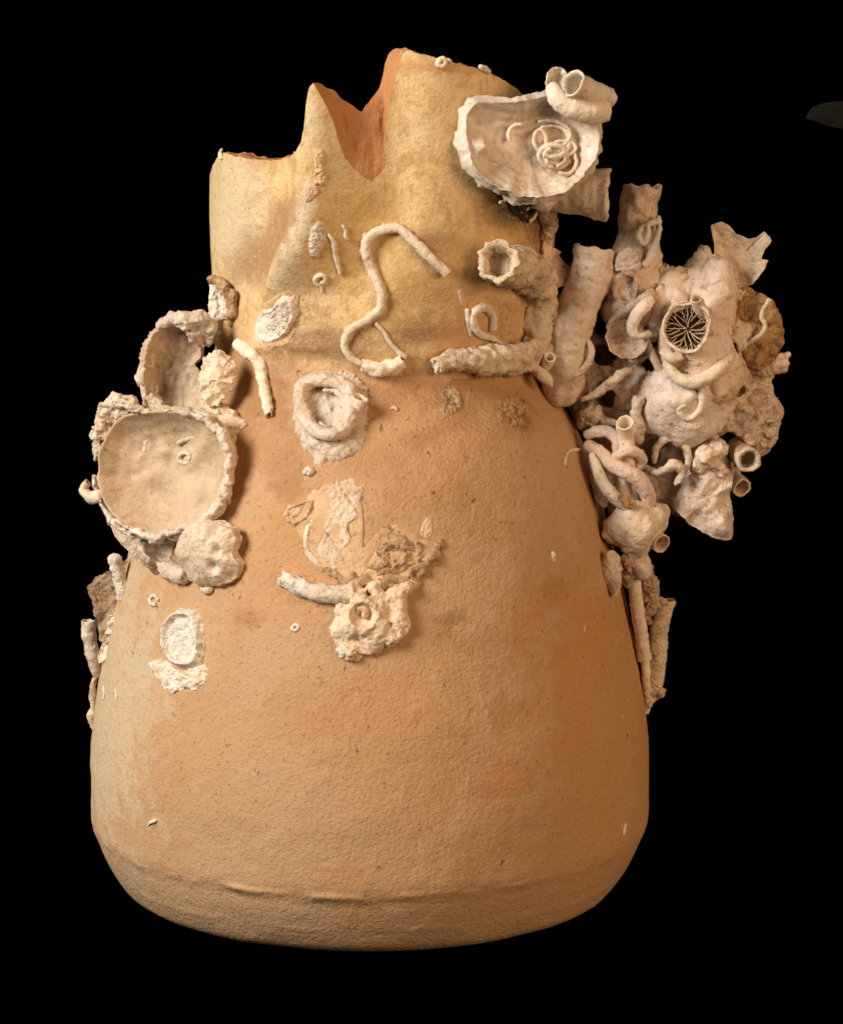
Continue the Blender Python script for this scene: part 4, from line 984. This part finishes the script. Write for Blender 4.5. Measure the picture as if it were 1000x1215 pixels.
shell('shell_lobe', 'smooth bulging pale shell lobe under the large left oyster', 'shell', (245, 657), -236, (-0.42, -0.90, 0.02),
      [(207, 652), (212, 634), (228, 620), (246, 617), (262, 624), (280, 626), (283, 642), (278, 656), (286, 668), (282, 688), (264, 696), (242, 698), (224, 690), (211, 672)],
      -15, SHELL, thick=14, p=2.4, lumps=2.0, lump_size=22, rim_wave=4, lam=4, flare=0.03, terrace=0.6, shrink=0.95, seed=88, back=-1.0, steps=0.2, fine=0.5, bumps=((14, -12, 6, -9), (20, 6, 5, -5), (30, -22, 6, -4)))
growth('tube_coral', 'dark-mouthed hollow opening between the large left oyster and the smooth lobe', 'tube coral',
       [([(188, 668, None, 0), (196, 655, None, 12), (206, 640, None, 14)], [14, 19, 16]), ([(205, 676, None, 6), (222, 684, None, 6)], [12, 10])],
       [([(203, 654, None, 40), (205, 656, None, 14)], [11, 13])], SHELL, h=1.2, rough=((10, 2.0), (4, 0.5)), seed=89)
# upper curled valve
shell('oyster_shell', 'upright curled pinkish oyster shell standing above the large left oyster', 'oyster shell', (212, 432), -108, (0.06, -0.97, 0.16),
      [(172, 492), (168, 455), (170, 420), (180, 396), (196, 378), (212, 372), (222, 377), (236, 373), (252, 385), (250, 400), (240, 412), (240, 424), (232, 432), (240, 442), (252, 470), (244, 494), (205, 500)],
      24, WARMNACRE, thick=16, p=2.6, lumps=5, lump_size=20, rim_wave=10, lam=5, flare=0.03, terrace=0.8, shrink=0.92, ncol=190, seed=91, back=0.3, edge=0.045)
growth('shell_curl', 'frilled curled lip along the top of the upright pinkish oyster', 'shell',
       [([(190, 386, -104), (204, 377, -110), (220, 379, -116), (236, 377, -116), (250, 388, -110), (247, 402, -104)], [6, 7, 8, 8, 7, 5]), ([(222, 384, -110), (232, 396, -104), (240, 408, -100)], [9, 9, 6])], [([(214, 396, -112), (216, 400, -104)], [7, 8])], SHELL, h=1.2, rough=((11, 3), (4, 0.8)), seed=910)
growth('shell_curl', 'pale flaking outer wall of the upright oyster on its left side', 'shell',
       [([(184, 396, -92), (175, 420, -96), (173, 448, -100), (180, 474, -106), (196, 490, -112)], [5, 7, 8, 9, 8])], [], SHELL, h=1.2, rough=((9, 3.2), (4, 1.0)), seed=911)
shell('shell_plate', 'brown speckled ear-shaped shell plate right of the curled oyster', 'shell', (256, 452), -150, (0.0, -0.93, 0.25),
      [(242, 424), (258, 417), (274, 420), (279, 432), (278, 452), (268, 472), (252, 484), (240, 470), (235, 450)], -5, CRUST, thick=10, lumps=3, lump_size=12, rim_wave=6, lam=3, seed=92, back=-0.5, steps=0.2, edge=0.10)
growth('shell_plate', 'broken shell tongue on the shoulder right of the large left oyster', 'shell',
       [([(252, 484, None, 8), (266, 496, None, 8), (278, 506, None, 4)], [9, 12, 9]), ([(276, 498, None, 4), (292, 504, None, 0)], [8, 4]), ([(268, 510, None, 4), (276, 522, None, 0)], [9, 5])], [], CRUST, rough=((9, 3), (4, 0.8)), seed=93)
# cluster on the far left edge
tube('worm_tube', 'stout white tube at the top of the left edge cluster', 'worm tube', [(146, 708, -72), (144, 690, -74), (139, 672, -76), (136, 663, -78)], [9, 9, 8, 8], WHITE, seed=95, nseg=18, rough=0.18, end='closed')
shell('shell_fragment', 'jagged brown shell fragment in the left edge cluster', 'shell fragment', (132, 710), -52, (-0.5, -0.8, 0.2),
      [(105, 696), (115, 686), (128, 678), (140, 672), (152, 664), (158, 672), (154, 700), (148, 726), (142, 748), (130, 764), (118, 758), (116, 736), (110, 712)], 8, BROWN, thick=8, lumps=5, lump_size=12, rim_wave=5, lam=3, edge=0.08, seed=96)
tube('worm_tube', 'upright pale tube low in the left edge cluster', 'worm tube', [(106, 738, -40), (107, 760, -40), (111, 782, -42), (116, 800, -40)], [9, 8.5, 8, 6], SHELL, seed=97, nseg=18, start='open', end='closed', rough=0.15, rag=3)
shell('shell_fragment', 'white flaked shell scrap inside the left edge cluster', 'shell fragment', (138, 752), -66, (-0.4, -0.9, 0.1),
      [(130, 730), (142, 726), (148, 738), (146, 754), (138, 768), (128, 780), (118, 788), (120, 770), (126, 752)], 3, WHITE, thick=5, lumps=3, lump_size=10, rim_wave=3, lam=2, edge=0.08, seed=98)
tube('crust_strip', 'small crust ridge at the very left edge below the tube cluster', 'crust', [(112, 806, -10), (110, 822, -10), (111, 838, -10), (110, 852, -10), (112, 864, -10)], [3, 4, 3.5, 6.5, 3.5], CRUST, seed=99, nseg=12, rough=0.3, end='closed')

# ------------------------------------------------------------------ the coral cluster on the right shoulder
CL = group_thing('coral_cluster', 'large pinkish cluster of grown-together coral on the right shoulder of the jar', 'coral cluster', at(690, 470, -20))
kr = np.random.default_rng(12)
KNOB, PIT = [], []
for (x0, x1, y0, y1, Yk, cnt) in [(690, 760, 430, 500, -30, 26), (835, 880, 360, 440, -48, 14), (780, 860, 330, 360, -45, 12), (730, 775, 370, 430, -48, 12), (860, 925, 455, 540, -45, 16), (735, 800, 500, 600, -40, 16)]:
    for _ in range(cnt):
        x, y = kr.uniform(x0, x1), kr.uniform(y0, y1); d = kr.uniform(-16, 10)
        (KNOB if kr.random() < 0.62 else PIT).append(([(x, y, Yk + d), (x + kr.uniform(-9, 9), y + kr.uniform(-9, 9), Yk + d - kr.uniform(0, 8))], [kr.uniform(3, 8), kr.uniform(2, 5)]))
growth('core', None, None,
       KNOB + [([(795, 545, 25)], [34]), ([(668, 440, 0), (715, 452, 22), (775, 452, 0), (822, 450, -18)], [32, 44, 50, 52]), ([(816, 402, -58), (818, 440, -45), (812, 482, -32)], [31, 46, 50]),
        ([(800, 468, -48)], [42]), ([(850, 440, -40), (845, 480, -30)], [40, 42]), ([(865, 362, -5), (882, 400, -5), (880, 440, 0)], [28, 34, 30]),
        ([(885, 480, -15), (900, 492, -18)], [24, 30]), ([(903, 512, -14), (890, 530, -14)], [22, 20]), ([(872, 505, -35)], [16]), ([(835, 535, -15), (842, 565, -20)], [32, 28]),
        ([(745, 505, 14), (705, 485, 22)], [42, 32]), ([(752, 360, -15), (758, 400, -10)], [34, 38]), ([(792, 350, -10), (800, 390, -20)], [28, 34]), ([(840, 350, -10)], [24]),
        ([(690, 410, -10), (700, 440, 0)], [24, 30]), ([(740, 560, 0), (750, 600, -20)], [34, 28]), ([(790, 575, -10), (800, 590, -15)], [22, 22]),
        ([(905, 440, 0), (900, 462, -5)], [12, 14])],
       [([(795, 534, -85), (795, 538, -40)], [22, 25]), ([(766, 556, -60), (770, 570, -40)], [16, 18]), ([(664, 452, -70), (676, 462, -50)], [13, 16]),
        ([(868, 408, -70), (866, 414, -30)], [9, 11]), ([(878, 462, -60), (870, 478, -45)], [5, 8]), ([(862, 530, -70), (868, 520, -40)], [8, 10]), ([(770, 398, -70), (772, 404, -40)], [10, 12]), ([(700, 470, -60), (720, 458, -60)], [6, 8])] + [([(724, 350, -80), (726, 372, 10)], [9, 14]), ([(714, 400, -90), (718, 432, 20)], [11, 16]), ([(766, 384, -90), (768, 398, 0)], [9, 13]), ([(690, 462, -80), (722, 468, -10), (730, 470, 20)], [10, 15, 15]), ([(774, 428, -80), (770, 436, -10)], [7, 12]), ([(858, 520, -90), (866, 528, -10)], [9, 13]), ([(876, 462, -80), (872, 474, -10)], [6, 10]), ([(772, 520, -70), (770, 540, 0)], [9, 14])] + PIT,
       CORAL, h=1.5, k=12, ksub=3, rough=((22, 5.0), (8, 1.8), (4, 0.7)), seed=100, parent=CL)
def col_(pts, rad, seed, name='corallite', mat=CORAL, **kw):
    o = dict(nseg=40, rough=0.10, wall=4, depth=18, rag=4, ring=0.012, ring_len=9); o.update(kw)
    return tube(name, None, None, pts, rad, mat, parent=CL, seed=seed, **o)
col_([(664, 462, -50), (668, 420, -62), (680, 378, -64), (697, 340, -60), (706, 298, -58)], [25, 27, 25, 24, 24], 101, mat=SKIN)
col_([(690, 345, -78), (690, 318, -72), (690, 295, -68)], [7, 7.5, 8], 102, nseg=18, wall=2.2, rag=1.5)
col_([(744, 365, -40), (748, 325, -38), (756, 280, -34), (763, 226, -32)], [37, 33, 25, 23], 103, rough=0.2, rag=7, wall=5)
col_([(800, 392, -55), (787, 368, -58), (776, 346, -56)], [18, 18, 15], 104, depth=10)
col_([(806, 380, -50), (797, 355, -50), (793, 332, -46)], [22, 20, 16], 105, end='closed')
col_([(842, 392, -52), (846, 355, -60), (854, 318, -58)], [30, 27, 17], 106, end='closed', mat=PINKTUBE)
col_([(820, 360, -40), (830, 328, -42), (842, 302, -40)], [16, 16, 13], 107, rough=0.3, rag=5)
col_([(885, 385, -30), (875, 398, -50), (866, 412, -66)], [20, 18, 14], 108, depth=22)
col_([(800, 340, -20), (815, 322, -22), (828, 308, -26)], [8, 7, 8], 109, nseg=20, rough=0.25, end='closed', wall=2)
col_([(840, 470, -70), (852, 455, -72), (862, 440, -66)], [20, 24, 20], 110, end='closed', name='bulge')
growth('skin', None, None, [([(792, 452, -74), (800, 475, -72), (796, 500, -64)], [18, 26, 20]), ([(816, 470, -76), (822, 498, -66), (812, 515, -60)], [22, 22, 16]), ([(840, 466, -70), (846, 490, -62)], [20, 20]), ([(776, 480, -60), (770, 500, -54)], [14, 12])], [], SKIN, h=1.3, k=16, rough=((26, 3.0), (6, 0.5)), seed=190, parent=CL)
growth('skin', None, None, [([(830, 400, -86), (848, 410, -78), (862, 428, -70)], [14, 18, 14]), ([(836, 425, -84), (850, 445, -76)], [18, 18])], [], SKIN, h=1.3, k=14, rough=((20, 2.5), (6, 0.5)), seed=191, parent=CL)
growth('skin', None, None, [([(790, 330, -44), (796, 350, -52), (800, 372, -58)], [12, 16, 16]), ([(822, 340, -46), (832, 362, -54)], [12, 14])], [], SKIN, h=1.3, k=14, rough=((14, 2.5), (5, 0.6)), seed=192, parent=CL)
for i_, (pp, rr) in enumerate([
    ([(770, 330, -46), (784, 324, -44), (800, 328, -44), (816, 322, -40)], [8, 7, 7, 7]), ([(860, 345, -48), (870, 352, -46), (880, 350, -42)], [9, 8, 7]), ([(862, 378, -60), (872, 388, -58), (880, 404, -56)], [9, 8, 7]), ([(764, 350, -54), (772, 372, -56), (780, 396, -60)], [9, 9, 9])]):
    growth('crust_web', None, None, [(pp, rr)], [], CORAL if i_ % 2 else CRUST, h=1.3, rough=((9, 4.5), (4, 1.2)), seed=200 + i_, parent=CL)
# cup coral with its radiating septa
CC = group_thing('cup_coral', 'round cup coral with dark radiating septa at the centre of the right cluster', 'cup coral', at(822, 430, -60))
ctop = at(815, 389, -112); cn = np.array([-0.12, -0.95, 0.22]); cn /= np.linalg.norm(cn)
Vc, Fc = sweep(np.array([ctop - cn * 62 + np.array([10, 0, -30]), ctop - cn * 34 + np.array([3, 0, -9]), ctop - cn * 14, ctop]), [46, 36, 27.5, 28], rough=0.1, wall=3, depth=24, nseg=56, rag=3, seed=120)
mesh_obj('cup', Vc, Fc, CORAL, parent=CC)
e1, e2, _n = frame(cn); rs = np.random.default_rng(5)
for i in range(40):
    a = 2 * math.pi * (i + 0.3 * rs.uniform(-1, 1)) / 40
    r0 = [1, 13, 7, 15][i % 4] + rs.uniform(0, 3); r1 = 25.5; th = 0.5 + 0.4 * rs.random(); wv_ = rs.uniform(0, 6)
    bend = rs.uniform(-0.35, 0.35); top = -2.5 - rs.uniform(0, 3.5)
    vs_ = []
    for q in range(6):
        t = q / 5; r = r0 + (r1 - r0) * t; aa = a + bend * (1 - t) ** 2 + 0.05 * math.sin(wv_ + 5 * t)
        c = ctop + r * (math.cos(aa) * e1 + math.sin(aa) * e2); tn = -math.sin(aa) * e1 + math.cos(aa) * e2
        zt = top - 6.0 * (1 - t) ** 1.5 + rs.uniform(-0.9, 0.9)
        for sgn, z in ((-1, -23), (1, -23), (0.6, zt), (-0.6, zt)):
            vs_.append(c + tn * th * sgn + cn * z)
    fs = [(0, 1, 2, 3), (20, 23, 22, 21)] + [(q * 4 + k, q * 4 + (k + 1) % 4, q * 4 + 4 + (k + 1) % 4, q * 4 + 4 + k) for q in range(5) for k in range(4)]
    mesh_obj('septum', np.array(vs_), fs, SEPTA, parent=CC, smooth=False)
shell('shell_fragment', 'white crescent shell rim above the cup coral', 'shell fragment', (806, 360), -98, (-0.1, -0.85, 0.5),
      [(790, 372), (797, 361), (808, 357), (820, 358), (823, 363), (812, 365), (800, 369)], -2, WHITE, thick=4, lumps=1, rim_wave=1, lam=2, seed=121, ncol=60, nin=12)
tube('worm_tube', 'small open tube touching the upper right of the cup coral', 'worm tube', [(832, 370, -96), (828, 362, -104), (826, 354, -112)], [8, 7.5, 7], SHELL, seed=122, nseg=18, wall=1.5, depth=10)
tube('worm_tube', 'small crumpled white tube at the lower left of the cup coral', 'worm tube', [(788, 418, -96), (796, 424, -104), (806, 422, -104)], [6, 7, 5], TUBE, seed=123, nseg=16, wall=1.6, rough=0.3, rag=3)
# plates and fragments of the cluster
shell('shell_fragment', 'translucent-looking broken shell plate at the top right of the cluster', 'shell fragment', (872, 308), -40, (-0.1, -0.9, 0.25),
      [(843, 267), (856, 264), (866, 268), (874, 277), (888, 283), (900, 281), (906, 274), (913, 282), (915, 287), (906, 297), (902, 310), (911, 309), (906, 320), (893, 337), (872, 341), (852, 338), (846, 318), (847, 292)],
      12, SHELL, thick=3.5, lumps=3, lump_size=24, rim_wave=6, lam=2, flare=0.015, seed=124, back=0.0, soft=0, edge=0.012)
shell('shell_fragment', 'rough furrowed brown shell on the right side of the cluster', 'shell fragment', (900, 390), -48, (0.25, -0.92, 0.15),
      [(866, 345), (880, 336), (896, 345), (914, 356), (922, 368), (930, 384), (928, 398), (926, 412), (916, 430), (900, 440), (886, 434), (878, 415), (874, 392), (868, 370)],
      -6, BROWN, thick=12, lumps=5, lump_size=16, rim_wave=6, lam=4, seed=125, back=0.2, ridge=6)
tube('worm_tube', 'thin white wavy worm tube on the rough brown shell of the cluster', 'worm tube', [(912, 356, -66), (906, 366, -66), (903, 376, -66), (907, 386, -66), (903, 396, -66), (892, 404, -66), (886, 408, -64)], 2.6, TUBE, seed=126, nseg=10, rough=0.2, end='closed')
growth('shell_spur', 'pink two-pronged spur sticking out at the far right of the cluster', 'shell fragment',
       [([(892, 430, -30), (908, 438, -36), (928, 438, -40)], [12, 9, 5]), ([(910, 430, -40), (924, 424, -42), (934, 421, -44)], [6, 4.5, 3]), ([(918, 434, -44), (932, 432, -46)], [4, 3])], [], PINKTUBE, h=1.1, rough=((8, 1.6), (4, 0.5)), seed=127)
growth('lobe_shell', 'lumpy round tan lobe low on the right side of the cluster', 'shell',
       [([(885, 478, -30), (900, 486, -34), (908, 504, -30)], [20, 22, 17]), ([(893, 500, -46), (890, 515, -40)], [11, 13]), ([(905, 470, -20), (890, 462, -24)], [12, 12]), ([(878, 500, -46)], [12]), ([(908, 520, -22), (898, 530, -20)], [13, 12])],
       [], CORAL, h=1.3, k=4, rough=((11, 2.6), (4, 0.7)), seed=128)
tube('tube_coral', 'round open tube facing forward at the lower right of the cluster', 'tube coral', [(874, 530, -30), (880, 540, -50), (887, 546, -72)], [13, 14, 14.5], SHELL, seed=129, nseg=30, wall=4.5, depth=22, rough=0.07, rag=1)
tube('tube_coral', 'smaller open tube below the round open tube of the cluster', 'tube coral', [(866, 562, -20), (873, 572, -36), (880, 578, -50)], [10, 11, 11], CORAL, seed=130, nseg=26, wall=2.5, depth=18, rough=0.1, rag=2)
shell('shell_lobe', 'broad smooth wedge-shaped shell hanging at the bottom of the cluster', 'shell', (838, 590), -60, (0.05, -0.95, 0.05),
      [(800, 604), (804, 588), (814, 566), (826, 548), (842, 532), (858, 522), (860, 540), (870, 562), (866, 585), (870, 615), (869, 640), (852, 641), (836, 632), (818, 622)],
      -14, SHELL, thick=12, lumps=6, lump_size=28, rim_wave=6, lam=3, seed=131, back=-0.2, flare=0.015, steps=0.2)
growth('crust_lump', 'knobbly crust at the top of the wedge-shaped shell in the cluster', 'crust', [([(828, 552, -66), (838, 540, -72), (852, 532, -66)], [10, 12, 10]), ([(846, 552, -66), (856, 560, -62)], [9, 8])], [([(840, 538, -92)], [6])], CORAL, h=1.2, rough=((8, 2.5), (4, 0.7)), seed=132)
tube('shell_ring', 'pale curved rim round the dark hollow at the bottom of the cluster', 'shell', [(776, 548, -62), (778, 532, -66), (790, 520, -70), (804, 520, -72), (814, 532, -72), (816, 548, -70), (810, 560, -68)], [3, 4, 4.5, 4.5, 4.5, 4, 3], CORAL, seed=133, nseg=16, rough=0.2, end='closed')
tube('worm_tube', 'small hooked tube end inside the dark hollow of the cluster', 'worm tube', [(762, 554, -66), (774, 560, -74), (788, 558, -80), (796, 552, -84), (804, 552, -82), (808, 562, -80), (804, 572, -78)], [4, 5, 5, 6, 6, 5, 4], CORAL, seed=134, nseg=14, rough=0.25, rag=3)
# worm tubes over the cluster
CP = lambda *a: [(x, y, Y) for x, y, Y in a]
tube('worm_tube', 'thick cream worm tube arcing under the cup coral', 'worm tube', CP((790, 432, -96), (800, 445, -102), (816, 453, -106), (834, 450, -106), (850, 440, -102), (862, 428, -92), (866, 416, -82)), [5, 7, 8, 8.5, 8.5, 8, 6], TUBE, seed=135, nseg=18, rough=0.1, end='closed', ring=0.02)
tube('worm_tube', 'cream worm tube curling to a hook below the arcing tube', 'worm tube', CP((826, 456, -103), (832, 466, -101), (833, 478, -99), (828, 489, -96), (818, 496, -94), (809, 493, -96), (806, 484, -99), (812, 481, -100)), [3.4, 4, 4.4, 4.4, 4.2, 4, 3.8, 3], TUBE, seed=136, nseg=14, rough=0.12, end='closed')
tube('worm_tube', 'slender straight pink worm tube left of the arcing tube', 'worm tube', CP((766, 402, -78), (772, 418, -80), (780, 434, -80), (789, 450, -78)), [4, 4.6, 4.6, 4.6], PINKTUBE, seed=137, nseg=14, rough=0.1)
tube('worm_tube', 'bent cream worm tube looping in the middle of the cluster', 'worm tube', CP((770, 396, -86), (754, 398, -92), (749, 388, -94), (754, 374, -96), (765, 362, -94), (772, 356, -88)), [4.5, 5, 6, 7, 7, 5], TUBE, seed=138, nseg=16, rough=0.1, start='open')
tube('worm_tube', 'pink worm tube sweeping above the ring hollow of the cluster', 'worm tube', CP((722, 388, -70), (734, 374, -76), (750, 364, -82), (764, 354, -82), (772, 346, -74)), [4, 5, 6, 6, 4], PINKTUBE, seed=139, nseg=14, rough=0.12, end='closed')
shell('ring_shell', 'wide shallow ring cup left of the cup coral in the cluster', 'shell', (742, 402), -86, (-0.15, -0.95, 0.15),
      [(718, 400), (722, 388), (734, 380), (750, 380), (762, 388), (768, 402), (764, 416), (752, 424), (736, 424), (724, 416)], 20, CORAL, thick=10, p=7, flare=0.06, lumps=1.5, lump_size=14, rim_wave=3, lam=3, seed=140, ncol=90)
shell('ring_shell', 'oval shallow cup at the foot of the tall column of the cluster', 'shell', (743, 343), -82, (-0.1, -0.98, 0.05),
      [(730, 345), (733, 332), (742, 326), (752, 328), (756, 340), (753, 354), (744, 362), (734, 357)], 15, CORAL, thick=9, p=7, lumps=1, lump_size=12, rim_wave=2, lam=2, seed=141, ncol=80)
shell('shell_fragment', 'pale flared shell cup on the lower left of the tall column', 'shell fragment', (742, 316), -76, (-0.2, -0.9, -0.2),
      [(728, 318), (732, 302), (744, 294), (756, 300), (760, 316), (752, 326), (738, 328)], -6, SHELL, thick=6, lumps=2, lump_size=14, rim_wave=3, lam=3, seed=142, ncol=80, back=-0.3)
tube('worm_tube', 'short white worm tube zigzagging down the tall column of the cluster', 'worm tube', CP((780, 262, -66), (768, 266, -68), (760, 270, -66), (757, 280, -66), (764, 288, -68), (768, 278, -68), (768, 266, -68)), 3.6, TUBE, seed=143, nseg=12, rough=0.15, ring=0.04)
tube('worm_tube', 'long thin worm tube down the right side of the tall column', 'worm tube', CP((781, 258, -58), (781, 274, -60), (776, 290, -66), (772, 304, -70), (764, 314, -74)), [3, 3.6, 4.5, 5, 5], TUBE, seed=144, nseg=12, rough=0.2, end='closed')
tube('worm_tube', 'thin dark-edged tube hoop beside the foot of the pink column', 'worm tube', CP((664, 446, -76), (684, 444, -80), (698, 430, -82), (702, 414, -80), (694, 402, -76), (688, 404, -74)), [3, 3.6, 3.6, 3.2, 3, 2.4], PINKTUBE, seed=145, nseg=12, rough=0.15, end='closed')
tube('shell_fragment', 'pale ribbon of shell crossing the hollow below the pink column', 'shell fragment', CP((690, 474, -66), (706, 468, -70), (722, 456, -72), (736, 444, -72), (750, 437, -68)), [3, 4.5, 5.5, 5.5, 3], CORAL, seed=146, nseg=14, rough=0.25, end='closed')
tube('worm_tube', 'rough upright tube above the tangle of worm tubes', 'worm tube', CP((757, 520, -58), (757, 504, -66), (754, 492, -70), (758, 472, -72)), [8, 8, 7, 7], CORAL, seed=147, nseg=18, rough=0.2, wall=2)
# tangle of tubes between cluster and jar
tube('worm_tube', 'pink arched worm tube at the upper left of the tangle', 'worm tube', CP((697, 516, -66), (708, 512, -72), (722, 513, -76), (731, 522, -78), (733, 536, -78)), [6, 6.8, 7, 7, 6.5], PINKTUBE, seed=150, nseg=18, rough=0.06, end='closed')
tube('worm_tube', 'thick pink worm tube slanting across the middle of the tangle', 'worm tube', CP((698, 528, -74), (712, 538, -84), (726, 551, -92), (744, 560, -96), (758, 570, -94), (767, 584, -88), (770, 598, -80)), [7, 8.5, 9, 9.5, 9.5, 9, 8], PINKTUBE, seed=151, nseg=20, rough=0.05, end='closed')
tube('worm_tube', 'upright cream tube with a broad open mouth in the tangle', 'worm tube', CP((737, 598, -72), (740, 575, -78), (744, 550, -82), (743, 526, -84), (742, 512, -88), (741, 502, -98)), [9, 9.5, 10, 9, 10, 10], TUBE, seed=152, nseg=22, rough=0.06, wall=1.8, depth=12)
tube('worm_tube', 'small pink tube wrapped round the upright tube of the tangle', 'worm tube', CP((724, 556, -84), (730, 543, -92), (742, 536, -98), (755, 537, -94), (762, 546, -86), (756, 556, -80)), [5, 6, 6.2, 6.2, 5.5, 5], PINKTUBE, seed=153, nseg=16, rough=0.1, end='closed')
tube('worm_tube', 'white curved worm tube at the lower left of the tangle', 'worm tube', CP((702, 540, -92), (708, 556, -98), (716, 574, -100), (727, 588, -100), (742, 601, -96)), [4, 6, 7, 7.5, 7], TUBE, seed=154, nseg=18, rough=0.1, end='closed')
shell('shell_fragment', 'pale shell strip lining the jar left of the tangle', 'shell fragment', (708, 575), -82, (-0.2, -0.95, 0.1),
      [(697, 536), (703, 538), (708, 560), (716, 582), (722, 598), (716, 604), (706, 592), (700, 570)], -3, SHELL, thick=8, lumps=2, lump_size=10, rim_wave=2, lam=2, seed=155, ncol=70)
tube('thread_tube', 'thin white thread branching onto the jar left of the tangle', 'worm tube', [(697, 536), (688, 534), (680, 534), (673, 537), (670, 544), (669, 552)], [2.4, 2.2, 2, 2, 1.6, 1.2], TUBE, lift=0.8, seed=156, nseg=8, rough=0.25, end='closed')
shell('shell_fragment', 'dark red-brown shell scrap at the foot of the tangle', 'shell fragment', (746, 596), -108, (0.1, -0.95, 0.3), [(731, 587), (742, 588), (756, 596), (752, 603), (742, 602)], -2, BROWN, thick=5, lumps=2, lump_size=8, rim_wave=1, lam=2, seed=157, ncol=50, nin=12)
growth('shell_lobe', 'smooth pale shell lump below the tangle of worm tubes', 'shell',
       [([(735, 634, -84), (752, 622, -84), (772, 612, -76)], [15, 24, 16]), ([(755, 640, -78), (752, 658, -72)], [20, 12]), ([(780, 620, -66), (785, 608, -64)], [12, 9]), ([(722, 622, -88), (720, 634, -88)], [8, 7])], [([(734, 612, -112)], [7])],
       SHELL, h=1.3, k=12, rough=((20, 3.0), (5, 0.6)), seed=160)
tube('tube_coral', 'small open tube at the right of the smooth lump under the tangle', 'tube coral', CP((770, 632, -66), (778, 640, -74), (784, 645, -82)), [10, 11, 11.5], CORAL, seed=161, nseg=22, wall=2, depth=16, rag=1.5)
shell('shell_fragment', 'leaf-shaped pale shell flap hanging below the smooth lump', 'shell fragment', (727, 680), -112, (0.1, -0.97, 0.1),
      [(713, 668), (718, 656), (727, 652), (735, 660), (738, 676), (736, 696), (731, 710), (724, 704), (717, 690)], -5, SHELL, thick=6, lumps=2, lump_size=12, rim_wave=3, lam=3, seed=162, ncol=80)
tube('worm_tube', 'stubby pink tube leading down from the smooth lump', 'worm tube', CP((752, 655, -70), (758, 668, -74), (762, 680, -74)), [12, 13, 11], PINKTUBE, seed=163, nseg=22, rough=0.1, end='closed')
tube('ringed_tube', 'long straight pale ringed tube running down the right flank', 'worm tube', CP((750, 678, -58), (753, 700, -56), (757, 730, -50), (761, 758, -44), (764, 781, -40)), [7, 8, 8, 8, 8.5], TUBE, seed=164, nseg=22, ring=0.035, ring_len=10, rough=0.05, rag=1.5, wall=2)
tube('worm_tube', 'narrow tube continuing below the long straight ringed tube', 'worm tube', CP((764, 775, -36), (766, 800, -32), (768, 825, -28), (767, 845, -20)), [5.5, 5.5, 5, 3], TUBE, seed=165, nseg=16, rough=0.15, end='closed')
tube('ringed_tube', 'wide ringed tube with a flared top at the far right of the flank', 'worm tube', CP((774, 826, -22), (777, 806, -26), (780, 775, -28), (782, 742, -30), (789, 713, -32)), [8, 11, 11, 11.5, 12.5], CRUST, seed=166, nseg=24, ring=0.04, ring_len=9, rough=0.06, rag=3, wall=2.5, depth=12)
growth('crust_lump', 'knob of crust at the bottom end of the wide ringed tube', 'crust', [([(775, 818, -26), (782, 822, -28)], [9, 7]), ([(770, 830, -24), (769, 838, -22)], [6, 4])], [], CRUST, h=1.1, rough=((7, 2.2), (4, 0.6)), seed=167)
growth('crust_lump', 'brown crumbly crust between the two ringed tubes on the right flank', 'crust', [([(764, 675, -48), (771, 695, -42), (772, 715, -38), (768, 735, -38)], [9, 9, 8, 5]), ([(744, 664, -84), (744, 690, -70)], [8, 6])], [], BROWN, h=1.2, rough=((7, 3.5), (4, 1)), seed=168)
tube('worm_tube', 'tiny thin line of tube along the right edge above the smooth lump', 'worm tube', CP((770, 690, -20), (773, 700, -20), (776, 712, -20)), [3, 3.4, 3], CRUST, seed=169, nseg=10, rough=0.2, end='closed')
# dim grey leftover of background at the right margin, built as a shape
shell('dark_leftover', 'barely visible dark grey shape at the upper right margin', 'leftover', (985, 136), 60, (0, -1, 0.1),
      [(955, 141), (964, 127), (978, 122), (1000, 120), (1024, 118), (1030, 140), (1020, 156), (1000, 153), (980, 149), (966, 143)], -3, plain_mat('dim_grey_leftover', (0.012, 0.012, 0.010)), thick=5, lumps=1, rim_wave=1, lam=1, seed=170, ncol=60, soft=0, edge=0.01)
